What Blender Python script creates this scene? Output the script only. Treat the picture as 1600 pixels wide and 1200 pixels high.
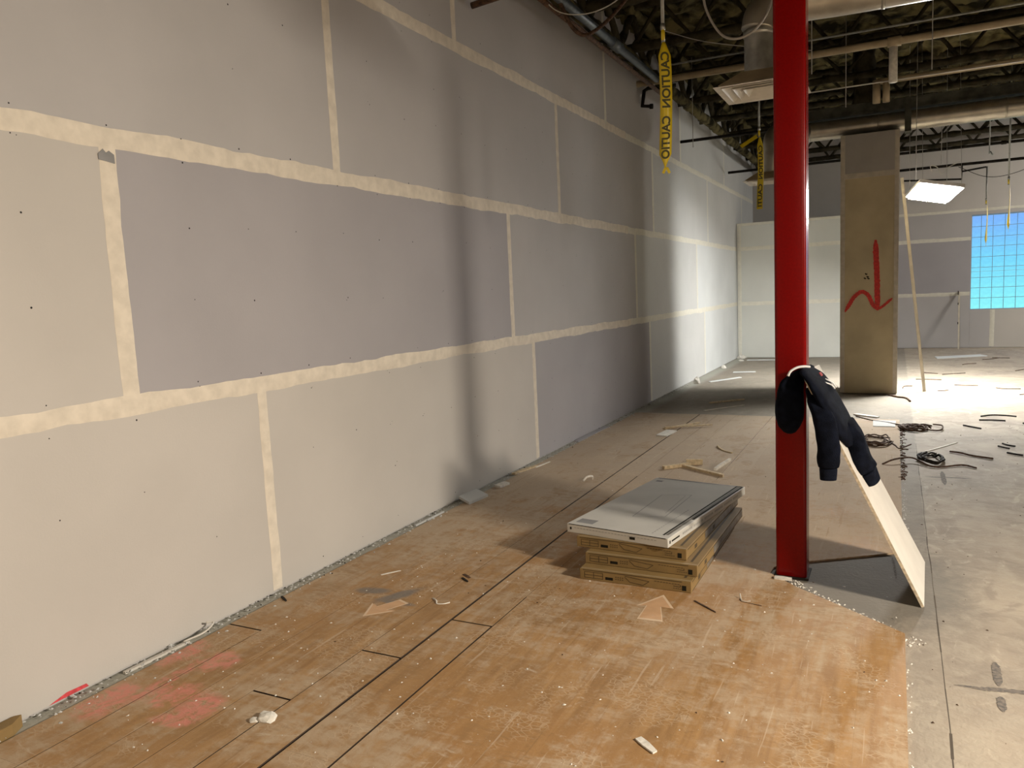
import bpy, bmesh, math, random
from mathutils import Vector, Matrix, noise
random.seed(7)
for o in list(bpy.data.objects): bpy.data.objects.remove(o)
SC = bpy.context.scene
COL = SC.collection

# ------------------------------------------------------------------ camera
YAW, PITCH, ROLL = 0.465306, -0.114817, -0.046032
CAM = Vector((3.1894, 0.0, 1.6486))
f_ = Vector((-math.sin(YAW)*math.cos(PITCH), math.cos(YAW)*math.cos(PITCH), math.sin(PITCH)))
r_ = Vector((math.cos(YAW), math.sin(YAW), 0)); u_ = r_.cross(f_)
r2 = r_*math.cos(ROLL)+u_*math.sin(ROLL); u2 = u_*math.cos(ROLL)-r_*math.sin(ROLL)
cd = bpy.data.cameras.new('camera'); cam = bpy.data.objects.new('camera', cd); COL.objects.link(cam)
cd.sensor_width = 36; cd.lens = 27.0; cd.clip_start = .05; cd.clip_end = 200
cam.matrix_world = Matrix(((r2.x, u2.x, -f_.x, CAM.x), (r2.y, u2.y, -f_.y, CAM.y), (r2.z, u2.z, -f_.z, CAM.z), (0, 0, 0, 1)))
SC.camera = cam

# ------------------------------------------------------------------ world: blue morning sky beyond the window
w = bpy.data.worlds.new('sky'); SC.world = w; w.use_nodes = True
nt = w.node_tree; bg = nt.nodes['Background']
tc = nt.nodes.new('ShaderNodeTexCoord'); sp = nt.nodes.new('ShaderNodeSeparateXYZ'); rp = nt.nodes.new('ShaderNodeValToRGB')
nt.links.new(tc.outputs['Generated'], sp.inputs[0]); mr = nt.nodes.new('ShaderNodeMapRange')
mr.inputs['From Min'].default_value = -.06; mr.inputs['From Max'].default_value = .12
nt.links.new(sp.outputs['Z'], mr.inputs['Value']); nt.links.new(mr.outputs[0], rp.inputs[0])
e = rp.color_ramp.elements
e[0].position = .12; e[0].color = (.34, 1.0, 1.0, 1)
e[1].position = .70; e[1].color = (.26, .46, 1.0, 1)
em = e.new(.42); em.color = (.24, .74, 1.0, 1)
nt.links.new(rp.outputs[0], bg.inputs['Color']); bg.inputs['Strength'].default_value = 1.1

# ------------------------------------------------------------------ work lights and an added fill out of view + exposure
def area(name, loc, target, size, power, col, sy=None):
    l = bpy.data.lights.new(name, 'AREA'); l.shape = 'RECTANGLE'; l.size = size; l.size_y = sy or size
    l.energy = power; l.color = col
    o = bpy.data.objects.new(name, l); COL.objects.link(o); o.location = loc
    o.rotation_euler = (Vector(target)-Vector(loc)).to_track_quat('-Z', 'Y').to_euler()
    return o
# hanging fluorescent troffers like the one in view, right of the frame and behind the camera; the far one is a fill added to brighten the back walls
area('work_light', (7.3, 2.60, 2.75), (6.35, 1.15, 0.0), .36, 860, (1.0, .885, .74), .62)
area('work_light_rear', (4.6, -4.2, 3.1), (3.6, -1.6, 0.0), .62, 85, (1.0, .80, .58), 1.2)
area('fill_light_far', (9.2, 18.3, 3.3), (7.2, 18.3, 1.6), .62, 230, (1.0, .95, .88), 1.2)
vs = SC.view_settings; vs.view_transform = 'Standard'; vs.look = 'None'; vs.exposure = 0.0; vs.gamma = 1; vs.use_curve_mapping = False

# ------------------------------------------------------------------ materials
def mat(name, col, rough=.8, var=.18, scale=6, bump=0.0, bscale=60, metal=0.0, emit=None, detail=6, stretch=None, col2=None, lo=.35, hi=.65):
    m = bpy.data.materials.new(name); m.use_nodes = True; n = m.node_tree; b = n.nodes['Principled BSDF']
    b.inputs['Roughness'].default_value = rough; b.inputs['Metallic'].default_value = metal
    g = n.nodes.new('ShaderNodeNewGeometry'); mp = n.nodes.new('ShaderNodeMapping')
    n.links.new(g.outputs['Position'], mp.inputs[0])
    if stretch: mp.inputs['Scale'].default_value = stretch
    nz = n.nodes.new('ShaderNodeTexNoise'); nz.inputs['Scale'].default_value = scale; nz.inputs['Detail'].default_value = detail
    n.links.new(mp.outputs[0], nz.inputs['Vector'])
    cr = n.nodes.new('ShaderNodeValToRGB'); cr.color_ramp.elements[0].position = lo; cr.color_ramp.elements[1].position = hi
    c2 = col2 or tuple(c*(1-var) for c in col)
    cr.color_ramp.elements[0].color = (*c2, 1); cr.color_ramp.elements[1].color = (*[min(1, c*(1+(0 if col2 else var*.5))) for c in col], 1)
    n.links.new(nz.outputs[0], cr.inputs[0]); n.links.new(cr.outputs[0], b.inputs['Base Color'])
    if bump:
        nb = n.nodes.new('ShaderNodeTexNoise'); nb.inputs['Scale'].default_value = bscale; nb.inputs['Detail'].default_value = 4
        n.links.new(mp.outputs[0], nb.inputs['Vector'])
        bp = n.nodes.new('ShaderNodeBump'); bp.inputs['Strength'].default_value = bump; bp.inputs['Distance'].default_value = .01
        n.links.new(nb.outputs[0], bp.inputs['Height']); n.links.new(bp.outputs[0], b.inputs['Normal'])
    if emit:
        b.inputs['Emission Color'].default_value = (*emit[0], 1); b.inputs['Emission Strength'].default_value = emit[1]
    return m
M = {}
def paper(k, c): M[k] = mat('drywall_'+k, c, .85, .05, 1.3, .05, 90)
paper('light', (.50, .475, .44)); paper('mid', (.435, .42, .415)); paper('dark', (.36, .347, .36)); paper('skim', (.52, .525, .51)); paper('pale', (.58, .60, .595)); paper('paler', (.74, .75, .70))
M['mud'] = mat('joint_compound', (.68, .62, .52), .9, .10, 14, .15, 40)
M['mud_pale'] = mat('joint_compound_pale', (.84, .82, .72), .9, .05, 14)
M['mud_far'] = mat('joint_compound_far', (.66, .64, .55), .9, .06, 14)
M['screw'] = mat('screw_hole', (.03, .03, .03), .6)
M['red'] = mat('red_gloss_paint', (.19, .002, .0015), .22, .12, 90, .03, 300)
M['red'].node_tree.nodes['Principled BSDF'].inputs['Specular IOR Level'].default_value = .18
M['beige'] = mat('bare_column_board', (.44, .365, .23), .9, .10, 3)
M['column_patch'] = mat('column_patch', (.33, .305, .275), .9, .08, 3)
M['column_mud'] = mat('column_mud', (.46, .41, .33), .9, .12, 12)
M['spray'] = mat('red_spray_paint', (.50, .02, .012), .6, .3, 40)
M['pinkred'] = mat('pink_red_spray', (.62, .06, .07), .7, .3, 40)
M['ink'] = mat('black_ink', (.02, .018, .012), .7)
M['inkbrown'] = mat('brown_print', (.075, .05, .02), .8)
M['greyprint'] = mat('grey_print', (.36, .36, .34), .8)
M['greyprint2'] = mat('grey_label', (.27, .27, .27), .8)
M['card'] = mat('cardboard', (.235, .15, .052), .75, .12, 9, .06, 120)
M['cardtop'] = mat('cardboard_edge', (.31, .225, .115), .75, .12, 12)
M['whitebox'] = mat('white_carton', (.56, .55, .51), .55, .06, 5)
M['tape'] = mat('clear_tape_edge', (.17, .155, .13), .3, .5, 22)
M['board'] = mat('white_board', (.57, .54, .485), .7, .05, 8)
M['boardedge'] = mat('chalky_board_edge', (.60, .50, .36), .9, .3, 60)
M['navy'] = mat('navy_fleece', (.0045, .006, .012), .95, .4, 25, .5, 220)
M['navycuff'] = mat('navy_ribbing', (.0065, .0085, .016), .95, .4, 30, .5, 260)
M['cord'] = mat('white_cord', (.75, .75, .75), .8)
M['redlabel'] = mat('red_label', (.28, .02, .02), .8)
M['yellow'] = mat('yellow_caution_film', (.62, .47, .012), .35, .10, 18)
M['tapeink'] = mat('caution_print', (.055, .05, .008), .5)
M['steel'] = mat('galvanised_steel', (.42, .42, .39), .38, .25, 12, .05, 40, .75)
M['duct'] = mat('spiral_duct_metal', (.40, .37, .31), .34, .2, 6, .05, 20, .7)
M['diff'] = mat('white_diffuser', (.62, .59, .52), .5, .08, 20)
M['recess'] = mat('dark_recess', (.04, .038, .03), .9)
M['pvc'] = mat('cream_pipe', (.40, .32, .20), .5, .15, 8)
M['conduit'] = mat('grey_conduit', (.30, .31, .29), .45, .2, 20, 0, 60, .3)
M['blueconduit'] = mat('blue_grey_pipe', (.095, .115, .135), .35, .3, 20, 0, 60, .3)
M['black'] = mat('black_iron_pipe', (.018, .015, .012), .6, .4, 30)
M['rust'] = mat('rusty_pipe', (.10, .05, .025), .8, .7, 25)
M['beam'] = mat('olive_steel_beam', (.075, .075, .06), .8, .4, 8, .2, 40)
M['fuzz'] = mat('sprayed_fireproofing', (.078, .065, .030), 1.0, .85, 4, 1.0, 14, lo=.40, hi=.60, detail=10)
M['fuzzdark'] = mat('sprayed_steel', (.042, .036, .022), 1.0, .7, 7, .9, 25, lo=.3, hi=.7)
M['wire'] = mat('grey_wire', (.30, .28, .25), .6)
M['whitewire'] = mat('white_wire', (.60, .58, .52), .6)
M['brownwire'] = mat('brown_wire', (.10, .06, .04), .7, .5, 40)
M['darkwire'] = mat('dark_strip', (.028, .024, .02), .7, .4, 40)
M['wood'] = mat('pale_scrap_wood', (.60, .48, .31), .85, .25, 30)
M['gyp'] = mat('gypsum', (.72, .69, .62), .95, .15, 30, .3, 60)
M['stud'] = mat('pale_stud', (.56, .51, .41), .7, .12, 8)
M['sticker'] = mat('peach_sticker', (.58, .36, .20), .7, .06, 20)
M['stickeredge'] = mat('sticker_edge', (.66, .50, .34), .7, .06, 20)
for k_ in ('navy', 'navycuff', 'fuzz', 'fuzzdark', 'black', 'darkwire', 'brownwire', 'ink', 'screw', 'beam'): M[k_].node_tree.nodes['Principled BSDF'].inputs['Specular IOR Level'].default_value = .08
M['crackdirt'] = mat('crack_dirt', (.085, .068, .05), .95)
M['brownglue'] = mat('dark_floor_glue', (.05, .03, .018), .9)
M['frame'] = mat('window_frame', (.22, .36, .55), .5)  # daylight bloom on the bars put into their blue colour
M['lamp'] = mat('lamp_body', (.75, .74, .72), .5)
M['chalk'] = mat('charcoal_mark', (.10, .092, .085), .95, .5, 60, col2=(.20, .17, .14), lo=.38, hi=.62)
M['bluemark'] = mat('blue_grey_paint', (.16, .15, .13), .95, .3, 25, col2=(.36, .25, .135), lo=.42, hi=.6)
gm = bpy.data.materials.new('lamp_lens'); gm.use_nodes = True; bb = gm.node_tree.nodes['Principled BSDF']
bb.inputs['Emission Color'].default_value = (1.0, .985, .95, 1); bb.inputs['Emission Strength'].default_value = 500; M['lens'] = gm
gl = bpy.data.materials.new('window_glass'); gl.use_nodes = True; n = gl.node_tree; n.nodes.clear()
out = n.nodes.new('ShaderNodeOutputMaterial'); tr = n.nodes.new('ShaderNodeBsdfTransparent'); gs = n.nodes.new('ShaderNodeBsdfGlossy'); mx = n.nodes.new('ShaderNodeMixShader')
nz = n.nodes.new('ShaderNodeTexNoise'); nz.inputs['Scale'].default_value = 3; cr = n.nodes.new('ShaderNodeValToRGB')
cr.color_ramp.elements[0].color = (.80, .88, .92, 1); cr.color_ramp.elements[1].color = (.95, 1, 1, 1)
n.links.new(nz.outputs[0], cr.inputs[0]); n.links.new(cr.outputs[0], tr.inputs[0]); gs.inputs['Roughness'].default_value = .05; mx.inputs[0].default_value = .01
n.links.new(tr.outputs[0], mx.inputs[1]); n.links.new(gs.outputs[0], mx.inputs[2]); n.links.new(mx.outputs[0], out.inputs[0]); M['glass'] = gl

class NB:
    """small node builder for the layered floor materials"""
    def __init__(s, name):
        s.m = bpy.data.materials.new(name); s.m.use_nodes = True; s.n = s.m.node_tree; s.b = s.n.nodes['Principled BSDF']
        s.g = s.n.nodes.new('ShaderNodeNewGeometry'); s.pos = s.g.outputs['Position']
    def L(s, a, b): s.n.links.new(a, b)
    def mp(s, scale=(1, 1, 1), loc=(0, 0, 0), rot=0):
        m = s.n.nodes.new('ShaderNodeMapping'); m.inputs['Scale'].default_value = scale; m.inputs['Location'].default_value = loc; m.inputs['Rotation'].default_value = (0, 0, rot)
        s.L(s.pos, m.inputs[0]); return m.outputs[0]
    def noise(s, sc, det=6, vec=None, dist=0, rough=.55):
        t = s.n.nodes.new('ShaderNodeTexNoise'); t.inputs['Scale'].default_value = sc; t.inputs['Detail'].default_value = det; t.inputs['Distortion'].default_value = dist; t.inputs['Roughness'].default_value = rough
        s.L(vec or s.pos, t.inputs['Vector']); return t.outputs[0]
    def voro(s, sc, vec=None, feat='DISTANCE_TO_EDGE'):
        t = s.n.nodes.new('ShaderNodeTexVoronoi'); t.feature = feat; t.inputs['Scale'].default_value = sc; s.L(vec or s.pos, t.inputs['Vector']); return t.outputs['Distance']
    def ramp(s, x, a, b, lo=0., hi=1.):
        t = s.n.nodes.new('ShaderNodeMapRange'); t.interpolation_type = 'SMOOTHSTEP'
        t.inputs['From Min'].default_value = a; t.inputs['From Max'].default_value = b; t.inputs['To Min'].default_value = lo; t.inputs['To Max'].default_value = hi
        s.L(x, t.inputs['Value']); return t.outputs[0]
    def math(s, op, a, b):
        t = s.n.nodes.new('ShaderNodeMath'); t.operation = op
        for i, v in enumerate((a, b)):
            if isinstance(v, (int, float)): t.inputs[i].default_value = v
            else: s.L(v, t.inputs[i])
        return t.outputs[0]
    def mix(s, fac, a, b, mode='MIX'):
        t = s.n.nodes.new('ShaderNodeMix'); t.data_type = 'RGBA'; t.blend_type = mode
        for sock, v in ((t.inputs[0], fac), (t.inputs[6], a), (t.inputs[7], b)):
            if isinstance(v, (int, float)): sock.default_value = v
            elif isinstance(v, tuple): sock.default_value = (*v, 1)
            else: s.L(v, sock)
        return t.outputs[2]
    def blob(s, x, y, rx, ry, rot=0):
        """1 inside an ellipse of spilled paint, 0 outside, ragged"""
        v = s.n.nodes.new('ShaderNodeVectorMath'); v.operation = 'SUBTRACT'; s.L(s.pos, v.inputs[0]); v.inputs[1].default_value = (x, y, 0)
        r = s.n.nodes.new('ShaderNodeVectorRotate'); r.rotation_type = 'Z_AXIS'; r.inputs['Angle'].default_value = -rot; s.L(v.outputs[0], r.inputs['Vector'])
        q = s.n.nodes.new('ShaderNodeVectorMath'); q.operation = 'MULTIPLY'; s.L(r.outputs[0], q.inputs[0]); q.inputs[1].default_value = (1/rx, 1/ry, 0)
        l = s.n.nodes.new('ShaderNodeVectorMath'); l.operation = 'LENGTH'; s.L(q.outputs[0], l.inputs[0])
        return l.outputs['Value']
    def bump(s, h, strength, dist=.01):
        t = s.n.nodes.new('ShaderNodeBump'); t.inputs['Strength'].default_value = strength; t.inputs['Distance'].default_value = dist; s.L(h, t.inputs['Height']); s.L(t.outputs[0], s.b.inputs['Normal'])

# vinyl planks: orange-brown wood print under a patchy grey-pink dust film, pink spray near the wall
B = NB('dusty_plank')
sepn = B.n.nodes.new('ShaderNodeSeparateXYZ'); B.L(B.pos, sepn.inputs[0]); PX, PY = sepn.outputs['X'], sepn.outputs['Y']
grain = B.noise(2.2, 8, B.mp((9, 1.2, 1)), .6)
base = B.mix(B.ramp(grain, .25, .75), (.27, .145, .052), (.42, .245, .10))
base = B.mix(B.ramp(B.noise(.9, 4, B.mp(loc=(5, 1, 0)), .5), .42, .62, 0, .6), base, (.36, .19, .066))
big = B.noise(1.4, 6, None, .8)
streak = B.noise(2.6, 8, B.mp((3.4, .8, 1), rot=.8), 1.6, .6)
streak2 = B.noise(3.1, 8, B.mp((.8, 3.2, 1), loc=(4, 2, 0), rot=.35), 1.2, .6)
fine = B.noise(19, 10, None, .8, .72)
d = B.math('ADD', B.math('MULTIPLY', big, .55), B.math('MULTIPLY', streak, .45)); d = B.math('ADD', d, B.math('MULTIPLY', streak2, .45)); d = B.math('ADD', d, B.math('MULTIPLY', fine, .45))
d = B.math('ADD', d, B.ramp(PY, 3.0, 7.0, -.055, .22))
d = B.math('ADD', d, B.ramp(PX, .55, .05, 0, .08))
dust = B.ramp(d, .82, 1.08, .06, .97)
dcol = B.mix(B.ramp(PY, 3.0, 7.0), (.46, .35, .235), (.44, .355, .265))
c = B.mix(dust, base, dcol)
sp_ = B.noise(38, 8, None, .6, .75); c = B.mix(B.ramp(sp_, .56, .70, 0, .5), c, (.56, .45, .33)); c = B.mix(B.ramp(sp_, .44, .32, 0, .45), c, (.24, .14, .06))
ft = B.math('MULTIPLY', B.ramp(B.noise(3.6, 4, B.mp((1, .7, 1), loc=(7, 3, 0), rot=.6), .8), .54, .62), B.ramp(B.noise(30, 3, B.mp((.5, 2.2, 1), rot=.7), .4), .46, .56))
c = B.mix(B.math('MULTIPLY', ft, .4), c, (.27, .16, .07))
# scratches and drag marks
for rot_, lo_, off_ in ((.55, .66, 1), (-.35, .67, 6), (1.2, .68, 11)):
    sc_ = B.ramp(B.noise(3.2, 3, B.mp((9, .45, 1), loc=(off_, off_, 0), rot=rot_), .3), lo_, lo_+.03)
    c = B.mix(B.math('MULTIPLY', sc_, .45), c, (.55, .44, .32) if rot_ > 0 else (.25, .145, .06))
# boot scuffs: cracked tread prints
tread = B.ramp(B.voro(30, B.mp((1.0, 1.5, 1), rot=.5)), .02, .12)
tmask = B.math('MULTIPLY', B.ramp(B.noise(2.6, 3, B.mp(loc=(3, 7, 0)), .3), .52, .60), B.math('SUBTRACT', 1.0, tread))
c = B.mix(B.math('MULTIPLY', tmask, .40), c, (.55, .42, .28))
# plaster smears
sm = B.math('MULTIPLY', B.ramp(B.noise(5, 8, B.mp((1, 2.2, 1), rot=-.6), 1.5, .65), .60, .70), B.ramp(B.noise(1.6, 3, B.mp(loc=(9, 2, 0))), .48, .60))
c = B.mix(B.math('MULTIPLY', sm, .6), c, (.56, .47, .36))
# pink spray paint
rag = B.noise(9, 6, None, 1.0)
pk = None
for (x, y, rx, ry, ro) in [(.20, 1.98, .10, .16, .2), (.13, 2.42, .09, .14, .0), (.36, 2.42, .11, .10, .3), (.44, 2.12, .13, .10, .4), (.62, 2.08, .10, .12, .2), (.29, 2.22, .04, .24, 0.), (.60, 1.98, .11, .05, .2)]:
    l = B.ramp(B.math('ADD', B.blob(x, y, rx, ry, ro), B.math('MULTIPLY', rag, .9)), 1.05, 1.7, 1, 0)
    pk = l if pk is None else B.math('MAXIMUM', pk, l)
pk = B.math('MULTIPLY', pk, B.ramp(B.math('ADD', B.noise(13, 8, None, 1.5, .7), B.math('MULTIPLY', streak, .3)), .50, .78, .0, 1.0))
c = B.mix(B.math('MULTIPLY', pk, .75), c, (.74, .25, .21))
bl = None
for (x, y, rx, ry, ro) in [(.53, 3.40, .11, .05, .25), (.72, 3.40, .05, .17, -.5), (.75, 3.30, .14, .03, .0)]:
    l = B.ramp(B.math('ADD', B.blob(x, y, rx, ry, ro), B.math('MULTIPLY', rag, .9)), .9, 1.7, 1, 0)
    bl = l if bl is None else B.math('MAXIMUM', bl, l)
c = B.mix(B.math('MULTIPLY', bl, .75), c, (.16, .16, .155))
oi = B.n.nodes.new('ShaderNodeObjectInfo')
c = B.mix(B.ramp(oi.outputs['Random'], 0, 1, 0, .14), c, (.30, .20, .11))
B.L(c, B.b.inputs['Base Color']); B.L(B.ramp(dust, 0, 1, .62, .92), B.b.inputs['Roughness']); B.b.inputs['Specular IOR Level'].default_value = .3
B.bump(B.math('ADD', fine, B.math('MULTIPLY', tmask, .4)), .18); M['plank'] = B.m
# concrete slab
B = NB('dusty_concrete')
sepn = B.n.nodes.new('ShaderNodeSeparateXYZ'); B.L(B.pos, sepn.inputs[0]); PX, PY = sepn.outputs['X'], sepn.outputs['Y']
a = B.noise(1.3, 7, None, .8); b2 = B.noise(9, 8, None, .4, .7); s3 = B.noise(2.0, 6, B.mp((1, .35, 1), rot=1.3), 1.0)
c = B.mix(B.ramp(a, .32, .68), (.255, .215, .17), (.375, .315, .24))
c = B.mix(B.ramp(B.math('ADD', b2, B.math('MULTIPLY', s3, .5)), .60, .95, 0, .55), c, (.42, .37, .29))
st = B.noise(3.4, 10, B.mp(loc=(2, 5, 0)), 1.2, .62); c = B.mix(B.ramp(st, .52, .64, 0, .55), c, (.23, .19, .15))
sp_ = B.noise(26, 6, None, .3, .7); c = B.mix(B.ramp(sp_, .62, .72, 0, .5), c, (.20, .165, .13))
c = B.mix(B.ramp(B.noise(5.5, 9, B.mp((1, .5, 1), loc=(8, 3, 0), rot=.4), 1.5, .65), .57, .66, 0, .5), c, (.47, .41, .32))
# grey concrete round the column, darkened to deepen the board's shadow; glue strip beside the planks
col_z = B.ramp(B.math('ADD', B.blob(2.95, 4.5, .62, .75), B.math('MULTIPLY', b2, .5)), .95, 1.45, 1, 0)
strip = B.math('MULTIPLY', B.ramp(B.math('ADD', PX, B.math('MULTIPLY', b2, .04)), 3.39, 3.42, 1, 0), B.ramp(PY, 3.9, 4.6, .10, .5))
gz = B.math('MAXIMUM', B.math('MULTIPLY', col_z, .85), strip)
c = B.mix(gz, c, (.155, .143, .12))
wz = B.ramp(PX, .30, .12, 0, .8); c = B.mix(wz, c, B.mix(b2, (.28, .28, .24), (.46, .46, .40)))
B.L(c, B.b.inputs['Base Color']); B.b.inputs['Roughness'].default_value = .82
B.bump(B.math('ADD', b2, B.noise(45, 5)), .35); M['concrete'] = B.m

# ------------------------------------------------------------------ object helpers
WL = {}
def link(name, me, m, parent=None, loc=(0, 0, 0), smooth=False):
    o = bpy.data.objects.new(name, me); COL.objects.link(o)
    if m: me.materials.append(M[m] if isinstance(m, str) else m)
    if smooth:
        for p in me.polygons: p.use_smooth = True
    base = Vector(WL.get(parent.name, (0, 0, 0))) if parent else Vector((0, 0, 0))
    L = Vector(loc) if not parent else base
    # mesh vertices come in world space: move them to the object's own origin
    if parent:
        o.parent = parent; me.transform(Matrix.Translation(-base)); WL[o.name] = tuple(base)
    else:
        me.transform(Matrix.Translation(-L)); o.location = L; WL[o.name] = tuple(L)
    return o
def mesh(name, v, f, m, parent=None, loc=(0, 0, 0), smooth=False):
    me = bpy.data.meshes.new(name); me.from_pydata([tuple(q) for q in v], [], f); me.update()
    return link(name, me, m, parent, loc, smooth)
class G:
    def __init__(s): s.v = []; s.f = []
    def add(s, v, f):
        k = len(s.v); s.v += [tuple(q) for q in v]; s.f += [tuple(i+k for i in q) for q in f]; return s
    def box(s, a, b):
        x0, y0, z0 = a; x1, y1, z1 = b
        return s.add([(x0, y0, z0), (x1, y0, z0), (x1, y1, z0), (x0, y1, z0), (x0, y0, z1), (x1, y0, z1), (x1, y1, z1), (x0, y1, z1)],
                     [(0, 3, 2, 1), (4, 5, 6, 7), (0, 1, 5, 4), (1, 2, 6, 5), (2, 3, 7, 6), (3, 0, 4, 7)])
    def prism(s, poly, d, cap=True):
        n = len(poly); P = [Vector(p) for p in poly]; D = Vector(d)
        return s.add(P+[p+D for p in P], [tuple(range(n))[::-1], tuple(range(n, 2*n))]+[(i, (i+1) % n, (i+1) % n+n, i+n) for i in range(n)])
    def tube(s, pts, r, n=8, cap=True, rs=None):
        P = [Vector(p) for p in pts]; V = []; F = []; prev = None
        for i, p in enumerate(P):
            t = (P[min(i+1, len(P)-1)]-P[max(i-1, 0)]).normalized()
            if prev is None:
                a = t.cross(Vector((0, 0, 1)));  a = a if a.length > .05 else t.cross(Vector((0, 1, 0)))
            else: a = prev-t*prev.dot(t)
            a.normalize(); prev = a; b = t.cross(a); rr = rs[i] if rs else r
            V += [p+(a*math.cos(q)+b*math.sin(q))*rr for q in [2*math.pi*k/n for k in range(n)]]
        for i in range(len(P)-1):
            for k in range(n): F.append((i*n+k, i*n+(k+1) % n, (i+1)*n+(k+1) % n, (i+1)*n+k))
        if cap: F += [tuple(range(n))[::-1], tuple(range((len(P)-1)*n, len(P)*n))]
        return s.add(V, F)
    def obj(s, name, m, parent=None, loc=(0, 0, 0), smooth=False): return mesh(name, s.v, s.f, m, parent, loc, smooth)
def fix(o):
    bm = bmesh.new(); bm.from_mesh(o.data); bmesh.ops.recalc_face_normals(bm, faces=bm.faces); bm.to_mesh(o.data); bm.free(); return o
def bevel(o, w, seg=2):
    bm = bmesh.new(); bm.from_mesh(o.data); bmesh.ops.bevel(bm, geom=bm.edges, offset=w, segments=seg, affect='EDGES', profile=.5)
    bmesh.ops.recalc_face_normals(bm, faces=bm.faces); bm.to_mesh(o.data); bm.free(); return o
def tag(o, label=None, cat=None, group=None, kind=None):
    if label: o['label'] = label
    if cat: o['category'] = cat
    if group: o['group'] = group
    if kind: o['kind'] = kind
    return o
def thing(name, loc, label, cat, group=None):
    o = bpy.data.objects.new(name, None); COL.objects.link(o); o.location = loc; o.empty_display_size = .1; WL[o.name] = tuple(loc)
    return tag(o, label, cat, group)
def curve(pts, n=6):
    """Catmull-Rom through the points"""
    P = [Vector(p) for p in pts]; P = [P[0]*2-P[1]]+P+[P[-1]*2-P[-2]]; R = []
    for i in range(1, len(P)-2):
        for k in range(n):
            t = k/n; a, b, c_, d_ = P[i-1], P[i], P[i+1], P[i+2]
            R.append(.5*((2*b)+(c_-a)*t+(2*a-5*b+4*c_-d_)*t*t+(3*b-a-3*c_+d_)*t*t*t))
    return R+[P[-2]]
def text_mesh(s, size):
    cu = bpy.data.curves.new('t', 'FONT'); cu.body = s; cu.size = size; cu.align_x = 'CENTER'; cu.align_y = 'CENTER'; cu.offset = size*.032
    o = bpy.data.objects.new('t', cu); COL.objects.link(o); dg = bpy.context.evaluated_depsgraph_get(); dg.update()
    me = bpy.data.meshes.new_from_object(o.evaluated_get(dg)); bpy.data.objects.remove(o); return me
U = random.uniform

# ------------------------------------------------------------------ floor
slab = G().box((-.2, -9, -.2), (15, 20.4, 0)).obj('floor', 'concrete'); tag(slab, kind='structure')
lanes = [.09, .31, .52, .73, .94, 1.165, 1.40, 1.61, 1.84, 2.05, 2.26, 2.47, 2.68, 2.89, 3.07, 3.245]
ends = {0: 2.757, 3: 2.28, 4: 2.765, 5: 3.215, 1: 3.9, 2: 3.35, 6: 2.4}
HOLE = [(3.30, 3.64), (3.30, 5.20), (2.75, 4.68), (2.575, 4.56), (2.565, 4.375), (2.72, 4.25)]   # bare concrete round the red column, counter-clockwise
def clip(poly, a, b, left):
    R = []
    def sd(p): return ((b[0]-a[0])*(p[1]-a[1])-(b[1]-a[1])*(p[0]-a[0]))*(1 if left else -1)
    for i, p in enumerate(poly):
        q = poly[(i+1) % len(poly)]; s0, s1 = sd(p), sd(q)
        if s0 >= 0: R.append(p)
        if (s0 > 0 > s1) or (s0 < 0 < s1): t = s0/(s0-s1); R.append((p[0]+(q[0]-p[0])*t, p[1]+(q[1]-p[1])*t))
    return R
T = .009
und = G()
for p_ in ([(.10, .31), (2.56, .31), (2.56, 9.8), (.10, 9.8)], [(2.56, .31), (3.23, .31), (3.23, 3.70), (2.56, 4.34)], [(2.56, 4.57), (2.75, 4.70), (3.23, 5.16), (3.23, 9.8), (2.56, 9.8)]): und.add([(a, b, .0006) for a, b in p_], [tuple(range(len(p_)))])
und.obj('underlay', 'brownglue', slab)
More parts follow.
